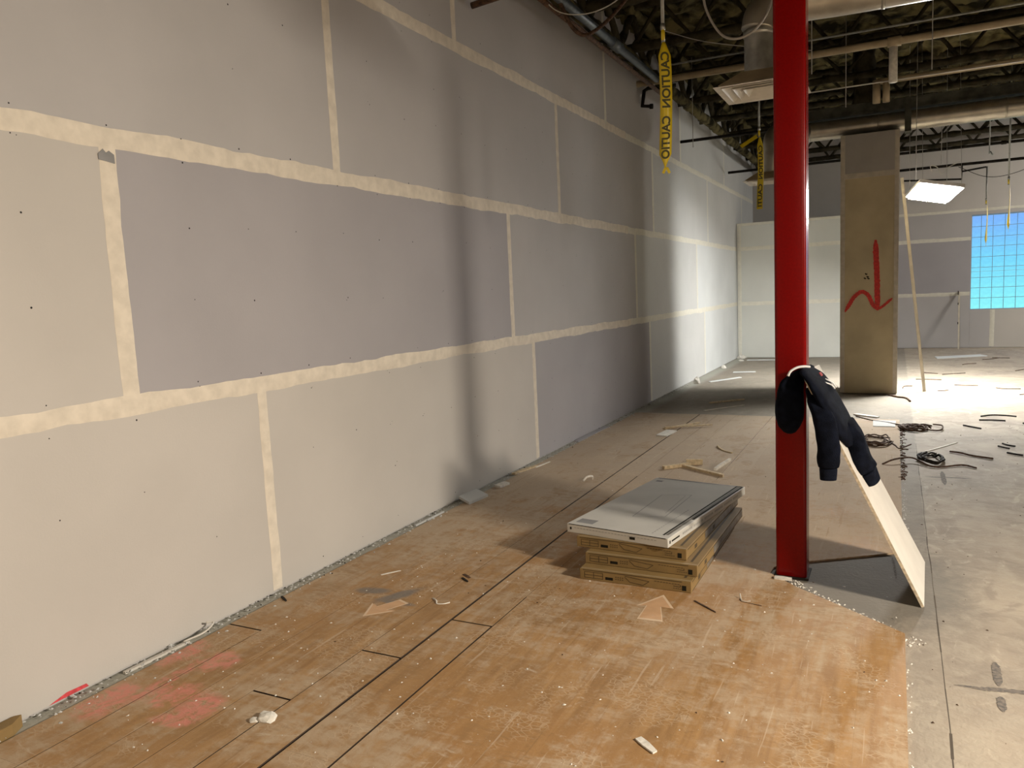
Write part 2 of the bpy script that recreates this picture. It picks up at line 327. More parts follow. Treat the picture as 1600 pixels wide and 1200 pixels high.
for k in range(len(lanes)-1):
    x0, x1 = lanes[k], lanes[k+1]; y = ends.get(k, 2.2+U(0, 1.2)); 
    while y > -.4: y -= 1.22
    while y < 9.85:
        ya, yb = max(y, .3), min(y+1.22, 9.86+noise.noise((x0*3, 0, 0))*.02); y += 1.22
        if yb-ya < .02: continue
        def gl_(xs, ym):   # half width of the open joint at this lane edge
            if abs(xs-1.165) < .01: return .007 if ym < 6.2 else .001
            if abs(xs-1.40) < .01: return .0045 if ym < 3.3 else .0006
            if abs(xs-.94) < .01: return .006 if 5.2 < ym else (.0025 if ym < 2.8 else .001)
            if abs(xs-.73) < .01: return .0013 if ym < 2.4 else .0003
            if abs(xs-.31) < .01: return .0018 if ym < 3 else .0004
            return (.0008 if ym < 3.9 else .0003) if xs < .6 else (.0020 if abs(xs-1.84) < .01 and ym > 6.9 else .00015)
        ym = (ya+yb)/2; g0, g1 = gl_(x0, ym), gl_(x1, ym)
        e0 = .005 if (k in (0, 3, 4, 5) and abs(ya-ends[k]) < .01) else .0002
        e1 = .005 if (k in (0, 3, 4, 5) and abs(yb-ends[k]) < .01) else .0002
        xl = x0+g0+(.01*noise.noise((ym*4, 1, 0)) if k == 0 else 0); xr = x1-g1
        poly = [(xl, ya+e0), (xr, ya+e0), (xr, yb-e1), (xl, yb-e1)]
        pieces = []; rest = poly
        for i in range(len(HOLE)):
            a, b = HOLE[i], HOLE[(i+1) % len(HOLE)]
            o_ = clip(rest, a, b, False)
            if len(o_) > 2: pieces.append(o_)
            rest = clip(rest, a, b, True)
            if len(rest) < 3: break
        if len(rest) < 3 and len(pieces) <= 1 or abs(sum(p[0] for p in poly)/4-2.9) > .6 or not (3.0 < ym < 5.9): pieces = [poly]
        gm_ = G()
        for p in pieces: gm_.prism([(q[0], q[1], .0012) for q in p], (0, 0, T))
        if gm_.v:
            pk_ = gm_.obj('floor_plank', 'plank', slab); pk_.data.materials.append(M['brownglue'])
            for pf in pk_.data.polygons: pf.material_index = 1 if abs(pf.normal.z) < .5 and (k <= 5 and ym < 3.9 or k in (3, 4, 5) or (k in (7, 8) and ym > 6.9)) else 0
# saw cut beside the planks and rough glue edge
cut = G()
for i in range(40):
    y0 = 2.0+i*.17; x = 3.385+noise.noise((y0*2, 3, 0))*.010; x2 = 3.385+noise.noise(((y0+.17)*2, 3, 0))*.010; ww = .0012+.005*max(0, noise.noise((y0*3, 8, 0))+.1)
    if y0 > 8.4: break
    cut.add([(x-ww, y0, .0006), (x+ww, y0, .0006), (x2+ww, y0+.17, .0006), (x2-ww, y0+.17, .0006)], [(0, 1, 2, 3)])
cut.obj('floor_crack', 'crackdirt', slab)
gl2 = G()
for i in range(220):
    y0 = U(2.2, 9.7)
    if 3.6 < y0 < 5.2: continue
    x = 3.248+abs(random.gauss(0, .012)); s = U(.0015, .005); 
    gl2.add([(x-s, y0-s*2, .0003), (x+s, y0-s, .0003), (x+s*.6, y0+s*2, .0003), (x-s, y0+s, .0003), (x, y0, s*.7)], [(0, 1, 4), (1, 2, 4), (2, 3, 4), (3, 0, 4)])
o = gl2.obj('glue_edge', 'gyp', slab); o['kind'] = 'stuff'
# wire-brush like dark glue remains along the far part of the plank edge
gl3 = G()
for i in range(60):
    y0 = 6.9+2.5*(i/60)+U(-.03, .03); x = 3.262+random.gauss(0, .014); a = U(-1.2, 1.2); l = U(.008, .035)
    gl3.tube([(x-l*math.cos(a), y0-l*.4*math.sin(a), .006), (x, y0, .012), (x+l*math.cos(a), y0+l*.4*math.sin(a), .006)], U(.002, .006), 4)
o = gl3.obj('glue_residue', 'brownwire', slab); o['kind'] = 'stuff'
# ragged painted marks on the slab: layout crosses
def smear(name, pts, w0, m, parent, z, seed=0, n=14):
    P = curve([(p[0], p[1], z) for p in pts], n); g = G(); V = []
    for i, p in enumerate(P):
        t = (P[min(i+1, len(P)-1)]-P[max(i-1, 0)]).normalized(); s_ = Vector((-t.y, t.x, 0)); e_ = min(1, 4*min(i, len(P)-1-i)/len(P)+.25)
        V += [p+s_*w0*e_*(1+.5*noise.noise((i*.9, seed, 0))), p-s_*w0*e_*(1+.5*noise.noise((i*.9, seed+5, 0)))]
    g.add(V, [(2*i, 2*i+1, 2*i+3, 2*i+2) for i in range(len(P)-1)]); return g.obj(name, m, parent)
smear('layout_mark', [(3.417, 3.408), (3.50, 3.415), (3.575, 3.415)], .008, 'chalk', slab, .0008, 1)
smear('layout_mark', [(3.48, 3.405), (3.60, 3.43), (3.78, 3.45)], .016, 'chalk', slab, .0010, 2)
smear('layout_mark', [(3.585, 3.68), (3.582, 3.57), (3.578, 3.46)], .016, 'chalk', slab, .0012, 3)
smear('layout_mark', [(3.575, 3.37), (3.572, 3.32), (3.571, 3.25)], .015, 'chalk', slab, .0014, 4)
smear('layout_mark', [(3.422, 7.072), (3.58, 7.09), (3.758, 7.098)], .012, 'chalk', slab, .0008, 5)
smear('layout_mark', [(3.557, 7.30), (3.556, 7.08), (3.556, 6.83)], .018, 'chalk', slab, .0010, 6)
smear('layout_mark', [(3.21, 4.55), (3.20, 4.75), (3.19, 4.92)], .006, 'chalk', slab, .0008, 7)

# ------------------------------------------------------------------ walls
def rag_strip(name, axis, a, b, c0, width, plane, off, m, parent, seed, step=.06, rough=1.0):
    """joint tape: a slightly proud feathered band with ragged edges. axis 'h' runs along s at height c0; 'v' runs up at s=c0"""
    n_ = max(2, int((b-a)/step)); V = []; F = []
    for i in range(n_+1):
        t = a+(b-a)*i/n_
        wob = .006*noise.noise((t*.8, seed*7.1, 0))
        e0 = width*(.5+rough*(.16*noise.noise((t*2.3, seed, 1))+.10*noise.noise((t*9, seed, 2))))
        e1 = width*(.5+rough*(.16*noise.noise((t*2.3, seed, 5))+.10*noise.noise((t*9, seed, 6))))
        for q, h in ((-e1, .0004), (-e1*.6, .0022), (0, .0030), (e0*.6, .0022), (e0, .0004)):
            s_, z_ = (t, c0+wob+q) if axis == 'h' else (c0+wob+q, t)
            V.append((plane+off*h, s_, z_) if parent is wl else (s_, plane+off*h, z_))
    for i in range(n_):
        for k in range(4): F.append((i*5+k, i*5+k+1, (i+1)*5+k+1, (i+1)*5+k))
    return fix(mesh(name, V, F, m, parent, smooth=True))
wl = G().box((-.25, -9, 0), (-.013, 20.4, 5.2)).obj('wall_left', 'mid'); tag(wl, kind='structure')
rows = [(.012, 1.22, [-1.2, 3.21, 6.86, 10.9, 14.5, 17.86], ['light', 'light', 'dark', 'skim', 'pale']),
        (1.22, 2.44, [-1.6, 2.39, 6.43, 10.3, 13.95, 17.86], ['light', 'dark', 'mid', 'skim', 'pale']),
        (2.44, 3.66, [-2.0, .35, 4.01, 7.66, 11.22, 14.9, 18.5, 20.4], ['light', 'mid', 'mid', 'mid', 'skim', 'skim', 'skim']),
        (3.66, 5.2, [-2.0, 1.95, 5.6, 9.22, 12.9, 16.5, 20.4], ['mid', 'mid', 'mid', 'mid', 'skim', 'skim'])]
g_ = .0015
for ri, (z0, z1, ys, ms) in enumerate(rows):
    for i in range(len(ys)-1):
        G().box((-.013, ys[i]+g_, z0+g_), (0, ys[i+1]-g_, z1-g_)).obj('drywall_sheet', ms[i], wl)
for si, z in enumerate((1.22, 2.44, 3.66)):
    y1 = 20.3 if z > 3 else 17.85
    for a, b, m, wd in ((-1, 10.0, 'mud', (.088, .098, .095)[si]), (10.0, y1, 'mud_far', .085)):
        rag_strip('joint_tape', 'h', a, b, z, wd, 0, 1, m, wl, 3+si+(9 if a > 5 else 0))
for ri, (z0, z1, ys, ms) in enumerate(rows):
    for i, y in enumerate(ys[1:-1]):
        if y < 1: continue
        rag_strip('joint_tape', 'v', z0+.01, min(z1, 5.1)-.02, y, .088 if y < 3 else .072, 0, 1, 'mud' if y < 9 else 'mud_far', wl, 30+ri*10+i, rough=.6)
sg = G()
for k in range(30):
    y = 1.98+.407*k
    for z in (.10, .46, .80, 1.145, 1.285, 1.70, 2.08, 2.385, 2.50, 2.95, 3.25, 3.58, 3.78):
        if random.random() < .30: continue
        yy, zz = y+U(-.02, .02), z+U(-.03, .03) if z not in (1.145, 1.285, 2.385, 2.5) else z+U(-.008, .008); r = U(.0030, .0052) if y < 5 else .0042
        sg.add([(.0006, yy+r*math.cos(t), zz+r*math.sin(t)) for t in [j*math.pi/3 for j in range(6)]], [tuple(range(6))])
        if random.random() < .13:
            yy += U(-.03, .03); zz += U(-.03, .03); r *= .7
            sg.add([(.0006, yy+r*math.cos(t), zz+r*math.sin(t)) for t in [j*math.pi/3 for j in range(6)]], [tuple(range(6))])
o = sg.obj('screw_heads', 'screw', wl); o['kind'] = 'stuff'
# small grey smudge on the first vertical seam and the damaged lip along the base
G().prism([(.0036, 2.345, 2.335), (.0036, 2.425, 2.325), (.0036, 2.425, 2.365), (.0036, 2.40, 2.38), (.0036, 2.385, 2.37), (.0036, 2.37, 2.385), (.0036, 2.345, 2.36)], (.0004, 0, 0)).obj('smudge', 'greyprint2', wl)
G().prism([(.0008, 1.85, .014), (.0008, 2.03, .014), (.0008, 2.02, .030), (.0008, 1.93, .034), (.0008, 1.88, .022)], (.0006, 0, 0)).obj('red_paint_streak', 'pinkred', wl)
# back wall: furred lower section in front of the main wall
wb = G().box((-.2, 20.1, 0), (4.69, 20.4, 5.2)).box((4.69, 20.1, 0), (6.95, 20.4, .86)).box((4.69, 20.1, 2.95), (6.95, 20.4, 5.2)).box((6.95, 20.1, 0), (15, 20.4, 5.2)).obj('wall_back', 'mid'); tag(wb, kind='structure')
for x0, x1, z0, z1, m in ((2.95, 4.685, .01, 1.22, 'mid'), (4.685, 5.12, .01, .855, 'mid'), (5.12, 8.7, .01, .855, 'light'), (2.95, 4.685, 1.22, 2.44, 'dark'), (0, 4.2, 3.05, 5.1, 'light'), (2.95, 4.685, 2.44, 3.05, 'mid'), (4.2, 8.7, 3.05, 5.1, 'light'), (6.955, 10, .86, 3.05, 'mid')):
    G().box((x0+g_, 20.087, z0+g_), (x1-g_, 20.1, z1-g_)).obj('drywall_sheet', m, wb)
rag_strip('joint_tape', 'h', 2.95, 4.68, 1.22, .08, 20.087, -1, 'mud_far', wb, 61); rag_strip('joint_tape', 'h', 2.95, 4.68, 2.44, .08, 20.087, -1, 'mud_far', wb, 62)
rag_strip('joint_tape', 'v', .03, .85, 5.12, .09, 20.087, -1, 'mud_far', wb, 63, rough=.5)
rag_strip('joint_tape', 'h', 2.95, 9, 3.05, .06, 20.087, -1, 'mud_far', wb, 64)
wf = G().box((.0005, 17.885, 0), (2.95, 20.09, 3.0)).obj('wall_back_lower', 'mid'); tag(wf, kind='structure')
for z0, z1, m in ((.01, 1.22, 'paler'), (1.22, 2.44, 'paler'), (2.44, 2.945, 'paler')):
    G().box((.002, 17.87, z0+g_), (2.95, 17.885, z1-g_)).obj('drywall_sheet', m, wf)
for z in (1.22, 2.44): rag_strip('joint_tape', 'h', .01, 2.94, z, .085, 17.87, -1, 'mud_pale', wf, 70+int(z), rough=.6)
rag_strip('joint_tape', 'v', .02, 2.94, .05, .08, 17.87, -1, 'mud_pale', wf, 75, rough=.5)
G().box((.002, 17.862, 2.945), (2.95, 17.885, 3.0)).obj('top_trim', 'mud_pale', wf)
for nm, a, b in (('wall_right', (15, -9, 0), (15.2, 20.4, 5.2)), ('wall_front', (-.2, -9.2, 0), (15.2, -9, 5.2))):
    tag(G().box(a, b).obj(nm, 'mid'), kind='structure')
# window: gridded panes set in the back wall
win = thing('window_1', (5.82, 20.15, .86), None, None); win['kind'] = 'structure'
fr = G(); X0, X1, Z0, Z1, YW = 4.69, 6.95, .86, 2.95, 20.16
for a, b in (((X0, YW-.03, Z0), (X0+.012, YW+.03, Z1)), ((X1-.012, YW-.03, Z0), (X1, YW+.03, Z1)), ((X0, YW-.03, Z0), (X1, YW+.03, Z0+.012)), ((X0, YW-.03, Z1-.03), (X1, YW+.03, Z1))): fr.box(a, b)
fr.obj('window_frame', 'frame', win)
xs = [X0+.012]+[4.877+.225*i for i in range(10) if 4.877+.225*i < X1-.05]+[X1-.012]
zs = [Z0+.012, 1.112, 1.34, 1.568, 1.70, 1.79, 2.021, 2.246, 2.457, 2.69, Z1-.03]
for x in xs[1:-1]: G().box((x-.0042, YW-.015, zs[0]), (x+.0042, YW+.015, zs[-1])).obj('mullion', 'frame', win)
for i, z in enumerate(zs[1:-1]):
    h = .003 if i == 3 else .005; G().box((xs[0], YW-.013, z-h), (xs[-1], YW+.013, z+h)).obj('glazing_bar', 'frame', win)
for i in range(len(xs)-1):
    for k in range(len(zs)-1):
        G().box((xs[i]+.0062, YW-.004, zs[k]+.0072), (xs[i+1]-.0062, YW+.004, zs[k+1]-.0072)).obj('pane', 'glass', win)

# ------------------------------------------------------------------ ceiling: sprayed deck, open-web joists, girder truss along the wall
def rough_grid(x0, x1, y0, y1, z, step, amp, sc):
    nx, ny = int((x1-x0)/step), int((y1-y0)/step); V = []; F = []
    for j in range(ny+1):
        for i in range(nx+1):
            x, y = x0+(x1-x0)*i/nx, y0+(y1-y0)*j/ny
            h = noise.fractal((x*sc, y*sc, 0), .7, 2.1, 5)*amp*1.6+.03*abs(math.sin(y*21))
            V.append((x, y, z-h))
    for j in range(ny):
        for i in range(nx): a = j*(nx+1)+i; F.append((a, a+nx+1, a+nx+2, a+1))
    return V, F
V, F = rough_grid(-.2, 9.5, 4.2, 20.4, 5.08, .075, .07, 3.0)
ceil = mesh('ceiling', V, F, 'fuzz', smooth=True); tag(ceil, kind='structure')
deck = G().box((-.2, -9, 5.18), (15.2, 20.4, 5.3)).obj('roof_deck', 'fuzzdark', ceil)
def fuzzy_bar(g, a, b, r, seed=0, seg=.12, n=7, amp=.45):
    a, b = Vector(a), Vector(b); k = max(2, int((b-a).length/seg)); s = len(g.v)
    g.tube([a.lerp(b, i/k) for i in range(k+1)], r, n)
    for i in range(s, len(g.v)):
        p = Vector(g.v[i]); q = p*9+Vector((seed, 0, 0)); g.v[i] = tuple(p+Vector((noise.noise(q), noise.noise(q+Vector((9, 1, 3))), noise.noise(q+Vector((4, 7, 2)))))*r*amp)
    return g
jn = 0
JX1 = 9.4
for jy in [6.15, 7.7, 9.25, 10.8, 12.3, 13.85, 15.4, 16.95, 18.5, 19.85]:
    j = fuzzy_bar(fuzzy_bar(G(), (.12, jy, 4.50), (JX1, jy, 4.50), .055, jy), (.05, jy, 4.98), (JX1, jy, 4.98), .06, jy+3).obj('roof_joist', 'fuzzdark', ceil, smooth=True)
    x = .35; up = True
    while x < JX1-.6:
        x2 = x+.36
        fuzzy_bar(G(), (x, jy, 4.5 if up else 4.96), (x2, jy, 4.96 if up else 4.5), .026, x, n=5, amp=.7).obj('web_bar', 'fuzzdark', j, smooth=True); x = x2; up = not up
gt = fuzzy_bar(fuzzy_bar(G(), (.33, 5.6, 4.40), (.33, 20.0, 4.40), .075, 1), (.33, 5.6, 4.95), (.33, 20.0, 4.95), .075, 2).obj('girder_truss', 'fuzz', ceil, smooth=True)
y = 5.7; up = True
while y < 19.6:
    fuzzy_bar(G(), (.33, y, 4.4 if up else 4.93), (.33, y+.52, 4.93 if up else 4.4), .045, y, n=6, amp=.7).obj('web_bar', 'fuzzdark', gt, smooth=True); y += .52; up = not up

# ------------------------------------------------------------------ columns
BX, BY = (2.600, 2.762), (4.39, 4.552)
t = thing('red_column', (2.68, 4.47, 0), 'glossy red painted square steel column beside the stacked boxes', 'column')
def rrect(x0, x1, y0, y1, r, n=5):
    P = []
    for cx, cy, a0 in ((x1-r, y1-r, 0), (x0+r, y1-r, 90), (x0+r, y0+r, 180), (x1-r, y0+r, 270)):
        for i in range(n+1): a = math.radians(a0+90*i/n); P.append((cx+r*math.cos(a), cy+r*math.sin(a)))
    return P
shaft = G().prism([(x, y_, .012) for x, y_ in rrect(*BX, *BY, .018)], (0, 0, 4.5)).obj('shaft', 'red', t); fix(shaft)
for p in shaft.data.polygons: p.use_smooth = len(p.vertices) == 4
shaft.data.set_sharp_from_angle(angle=math.radians(40)) if hasattr(shaft.data, 'set_sharp_from_angle') else None
bevel(G().box((2.588, 4.376, .0005), (2.774, 4.565, .012)).obj('base_plate', 'darkwire', t), .003, 1)
t = thing('boxed_column', (2.86, 12.46, 0), 'tan board-clad column with a red sprayed arrow', 'column')
bevel(G().box((2.495, 12.10, .01), (3.215, 12.82, 3.08)).obj('cladding', 'beige', t), .006, 1)
bevel(G().box((2.475, 12.09, 3.08), (3.222, 12.83, 3.665)).obj('upper_patch', 'column_patch', t), .006, 1)
for x0, x1 in ((2.475, 2.535), (3.165, 3.222)): G().box((x0, 12.086, .02), (x1, 12.10, 3.66)).obj('corner_bead', 'column_mud', t)
G().box((2.535, 12.086, 3.06), (3.165, 12.10, 3.13)).obj('patch_seam', 'column_mud', t)
def wall_stroke(pts, w0, m, parent, y, seed, name='spray_mark'):
    P = curve([(p[0], y, p[1]) for p in pts], 10); V = []
    for i, p in enumerate(P):
        tt = (P[min(i+1, len(P)-1)]-P[max(i-1, 0)]).normalized(); s_ = Vector((-tt.z, 0, tt.x)); e_ = min(1, 6*min(i, len(P)-1-i)/len(P)+.35)
        V += [p+s_*w0*e_*(1+.35*noise.noise((i*.8, seed, 0))), p-s_*w0*e_*(1+.35*noise.noise((i*.8, seed+5, 0)))]
    return fix(mesh(name, V, [(2*i, 2*i+1, 2*i+3, 2*i+2) for i in range(len(P)-1)], m, parent))
o = wall_stroke([(2.931, 2.19), (2.94, 1.95), (2.953, 1.69), (2.958, 1.45), (2.965, 1.20)], .036, 'spray', t, 12.0965, 1, 'arrow_shaft')
wall_stroke([(2.537, 1.19), (2.60, 1.30), (2.66, 1.40), (2.754, 1.47), (2.84, 1.42), (2.90, 1.29), (2.965, 1.205)], .027, 'spray', t, 12.0955, 2, 'arrow_barb')
wall_stroke([(2.965, 1.215), (3.04, 1.265), (3.15, 1.365)], .018, 'spray', t, 12.0945, 3, 'arrow_barb')
for dx, dz in ((0, .03), (.02, -.01), (-.015, -.03), (.03, -.035)): wall_stroke([(2.80+dx, 1.70+dz), (2.815+dx, 1.685+dz), (2.83+dx, 1.69+dz)], .008, 'ink', t, 12.0965, 4+dx, 'ink_smudge')

# ------------------------------------------------------------------ boxed light panels stacked on the floor
def seg(g, a, b, w0, n):
    """thin printed line from a to b lying on a face with normal n"""
    a, b, n = Vector(a), Vector(b), Vector(n); s_ = (b-a).normalized().cross(n)*w0; h = n*.0008
    g.add([a-s_+h, a+s_+h, b+s_+h, b-s_+h], [(0, 1, 2, 3)])
def carton(z0, h, fl, frr, depth, label, white=False):
    fl, frr = Vector((*fl, 0)), Vector((*frr, 0)); ux = (frr-fl).normalized(); uy = Vector((-ux.y, ux.x, 0)); Wd = (frr-fl).length
    c0 = (fl+frr)/2+uy*depth/2; t = thing('light_panel_carton', (c0.x, c0.y, z0), label, 'box', 'stacked flat cartons')
    def P(u, v, z): return fl+ux*u+uy*v+Vector((0, 0, z0+z))
    body = G().add([P(0, 0, 0), P(Wd, 0, 0), P(Wd, depth, 0), P(0, depth, 0), P(0, 0, h), P(Wd, 0, h), P(Wd, depth, h), P(0, depth, h)], [(0, 3, 2, 1), (4, 5, 6, 7), (0, 1, 5, 4), (1, 2, 6, 5), (2, 3, 7, 6), (3, 0, 4, 7)]).obj('carton_body', 'whitebox' if white else 'card', t)
    bevel(body, .003, 2); nf, nr, nu = -uy, ux, Vector((0, 0, 1))
    if not white:
        g = G()   # front print: panel outline, icon boxes, rule lines
        for a, b in (((.03, .014), (.14, .014)), ((.03, .048), (.14, .048)), ((.03, .014), (.03, .048)), ((.085, .014), (.085, .048)), ((.14, .014), (.14, .048)), ((.03, .031), (.14, .031)),
                     ((.27, .044), (.30, .018)), ((.30, .018), (.375, .010)), ((.375, .010), (.41, .036)), ((.41, .036), (.27, .050)), ((.545, .030), (.585, .028)), ((.585, .028), (.585, .040))):
            seg(g, P(a[0], 0, a[1]), P(b[0], 0, b[1]), .0016, nf)
        for i in range(9): seg(g, P(.44+i*.016, 0, .044-i*.0004), P(.452+i*.016, 0, .044-i*.0004), .0016, nf)
        for i in range(4):
            for q in (.024, .036): seg(g, P(.215+i*.013, 0, q), P(.221+i*.013, 0, q), .0028, nf)
        for i in range(5): seg(g, P(.545+i*.012, 0, .018), P(.553+i*.012, 0, .018), .0016, nf)
        g.obj('front_print', 'inkbrown', t)['kind'] = 'stuff'
        g = G()   # black label and weight mark
        seg(g, P(.155, 0, .022), P(.20, 0, .022), .008, nf); seg(g, P(Wd-.05, 0, .024), P(Wd-.027, 0, .024), .014, nf); g.obj('black_label', 'ink', t)['kind'] = 'stuff'
        g = G(); seg(g, P(.02, 0, h-.006), P(Wd-.05, 0, h-.006), .0022, nf); seg(g, P(Wd, .02, h-.008), P(Wd, depth-.02, h-.008), .0026, nr)
        seg(g, P(Wd, .02, .006), P(Wd, depth-.02, .006), .0015, nr)
        for v in (.16, .55): seg(g, P(Wd, v, h*.45), P(Wd, v+.05, h*.45), .012, nr)
        g.obj('edge_lines', 'inkbrown', t)['kind'] = 'stuff'
        g = G(); seg(g, P(.004, .012, h), P(Wd-.004, .012, h), .011, nu); g.obj('flap_edge', 'cardtop', t); g = G(); seg(g, P(Wd-.045, .05, h), P(Wd-.045, depth*.97, h), .007, nu); g.obj('packing_tape', 'inkbrown', t)
        g = G(); seg(g, P(Wd, .38, h*.5), P(Wd, depth-.01, h*.5), h*.32, nr); g.obj('side_film', 'tape', t)
    else:
        g = G()
        seg(g, P(.012, 0, h-.002), P(Wd-.012, 0, h-.002), .0022, nf); seg(g, P(Wd-.05, .05, h), P(Wd-.05, depth-.01, h), .006, nu); seg(g, P(Wd-.018, .40, h), P(Wd-.012, depth-.01, h), .008, nu)
        seg(g, P(.02, 0, h*.5), P(.032, 0, h*.5), .008, nf); seg(g, P(.42, 0, h*.45), P(.455, 0, h*.45), .008, nf); seg(g, P(Wd, .02, h*.5), P(Wd, .035, h*.5), .009, nr); seg(g, P(Wd, .05, h*.5), P(Wd, .16, h*.5), .005, nr)
        g.obj('dark_edge_lines', 'ink', t)['kind'] = 'stuff'
        g = G()
        for i in range(26): seg(g, P(.05+i*.021, 0, h*.62), P(.064+i*.021, 0, h*.62), .002, nf)
        for i in range(40):
            if i % 7: seg(g, P(Wd, .18+i*.024, h*.5), P(Wd, .198+i*.024, h*.5), .007, nr)
        for i in range(18): seg(g, P(Wd-.12, .05+i*.03, h), P(Wd-.12, .072+i*.03, h), .003, nu)
        q = [(.29, .30), (.47, .38), (.42, .92), (.24, .84)]
        for i in range(4): a, b = q[i], q[(i+1) % 4]; seg(g, P(*a, h), P(*b, h), .0030, nu)
        seg(g, P(.44, .45, h), P(.39, .88, h), .002, nu); g.obj('top_drawing', 'greyprint', t)['kind'] = 'stuff'
        g = G(); seg(g, P(.035, .085, h), P(.15, .085, h), .04, nu); seg(g, P(.04, depth-.10, h), P(.09, depth-.10, h), .02, nu); seg(g, P(.02, depth-.016, h), P(Wd-.02, depth-.016, h), .012, nu); g.obj('grey_label', 'greyprint2', t)['kind'] = 'stuff'
        g = G(); seg(g, P(Wd-.032, .06, h), P(Wd-.032, depth, h), .008, nu); g.obj('packing_tape', 'tape', t)
    return t
Z_ = .0104
carton(Z_, .064, (1.579, 3.965), (2.222, 3.962), 1.22, 'brown flat carton at the bottom of the stack, lying on the floor')
carton(Z_+.0650, .064, (1.580, 4.056), (2.238, 4.040), 1.21, 'brown flat carton second from the floor, sticking out to the right')
carton(Z_+.1300, .064, (1.498, 4.135), (2.165, 4.100), 1.21, 'brown flat carton directly under the white one')
carton(Z_+.1950, .054, (1.416, 4.190), (2.066, 4.085), 1.28, 'white flat carton with a panel drawing on top of the stack', True)

# ------------------------------------------------------------------ board leaning on the red column
t = thing('leaning_board', (3.335, 4.53, 0), 'white board leaning against the red column under the hoodie', 'board')
A, Bb = Vector((3.323, 4.19, .002)), Vector((3.347, 4.88, .002)); Ct = Vector((2.752, 4.205, 1.185)); Dt = Vector((2.776, 4.885, 1.150))
nn = (Bb-A).cross(Ct-A).normalized(); nn = nn if nn.x > 0 else -nn; th = .0125; off = nn*th
# rounded near upper corner
P = [A, Bb, Dt]; e1_, e2_ = (Ct-Dt).normalized(), (A-Ct).normalized()
for i in range(7):
    q = i/6; P.append(Ct+(-e1_*.05*(1-q)**2)+(e2_*.05*q**2))
bd = fix(G().prism(P, off).obj('face_sheet', 'board', t))
g = G().prism([A-nn*.001, Ct+e2_*.06-nn*.001, Ct+e2_*.06+off*1.02, A+off*1.02], Vector((0, -.0015, 0))); fix(g.obj('chalky_edge', 'boardedge', t))
# ------------------------------------------------------------------ hoodie draped over the board
def loft(g, secs, n=14, amp=.006, sc=22, seed=0):
    """secs: (centre, half width vector, half depth vector)"""
    V = []; F = []; s0 = len(g.v)
    S = []
    for i in range(len(secs)-1):
        for k in range(4):
            q = k/4; S.append([Vector(secs[i][j]).lerp(Vector(secs[i+1][j]), q) for j in range(3)])
    S.append([Vector(x) for x in secs[-1]])
    for (c_, a, b) in S:
        for k in range(n):
            an = 2*math.pi*k/n; p = c_+a*math.copysign(abs(math.cos(an))**.8, math.cos(an))+b*math.copysign(abs(math.sin(an))**.8, math.sin(an))
            q = Vector((p.x*sc*1.4, p.y*sc*.8+seed, p.z*sc*.45)); V.append(p+(p-c_).normalized()*(noise.noise(q)*amp+noise.noise(q*2.3)*amp*.5))
    m_ = len(S)
    for i in range(m_-1):
        for k in range(n): F.append((i*n+k, i*n+(k+1) % n, (i+1)*n+(k+1) % n, (i+1)*n+k))
    F += [tuple(range(n))[::-1], tuple(range((m_-1)*n, m_*n))]
    return g.add(V, F)
def cloth(name, secs, m, parent, **k):
    o = fix(loft(G(), secs, **k).obj(name, m, parent, smooth=True)); md = o.modifiers.new('s', 'SUBSURF'); md.levels = md.render_levels = 1; return o
h = thing('hoodie', (2.80, 4.30, .64), 'dark navy hoodie draped over the leaning board', 'clothing')
cloth('body', [((2.785, 4.50, 1.165), (.005, .10, .0), (.0, .0, .018)), ((2.765, 4.40, 1.182), (.010, .10, .004), (.006, .0, .020)), ((2.735, 4.31, 1.165), (.035, .09, .0), (.010, .0, .026)), ((2.705, 4.275, 1.125), (.058, .05, .0), (.0, .05, .03)),
                ((2.694, 4.27, 1.07), (.066, .02, 0), (-.01, .062, .015)), ((2.690, 4.268, 1.00), (.074, .01, 0), (-.01, .066, 0)), ((2.690, 4.268, .93), (.072, .01, 0), (-.01, .066, 0)), ((2.690, 4.27, .885), (.056, .01, 0), (-.01, .056, 0)), ((2.692, 4.27, .858), (.034, .005, 0), (-.005, .036, 0)), ((2.692, 4.27, .848), (.012, .002, 0), (-.002, .014, 0))], 'navy', h, amp=.007)
nv = nn
def onb(x, y_, z_, lift): return Vector((x, y_, z_))+nv*lift
cloth('shoulders', [((2.748, 4.38, 1.190), (.004, .17, -.004), (.010, 0, .016)), (onb(2.785, 4.40, 1.125, .024), (.008, .245, 0), nv*.026), (onb(2.815, 4.41, 1.06, .032), (.008, .275, 0), nv*.032), (onb(2.855, 4.41, .975, .036), (.008, .285, 0), nv*.036), (onb(2.895, 4.42, .895, .036), (.008, .275, 0), nv*.036), (onb(2.935, 4.44, .815, .034), (.008, .215, 0), nv*.034), (onb(2.965, 4.47, .76, .03), (.006, .14, 0), nv*.024)], 'navy', h, amp=.011, seed=4, n=22)
s1 = cloth('sleeve', [((2.800, 4.27, 1.09), (.030, .03, 0), (-.01, .05, .01)), ((2.838, 4.19, 1.03), (.046, .02, 0), (-.01, .05, .01)), ((2.868, 4.14, .965), (.052, .012, 0), (-.01, .048, 0)), ((2.888, 4.125, .89), (.054, .012, 0), (-.01, .044, 0)), ((2.897, 4.12, .80), (.055, .012, 0), (-.01, .042, 0)), ((2.896, 4.12, .735), (.053, .012, 0), (-.01, .040, 0)), ((2.894, 4.12, .705), (.044, .01, 0), (-.008, .035, 0))], 'navy', h, amp=.009, seed=9, n=18)
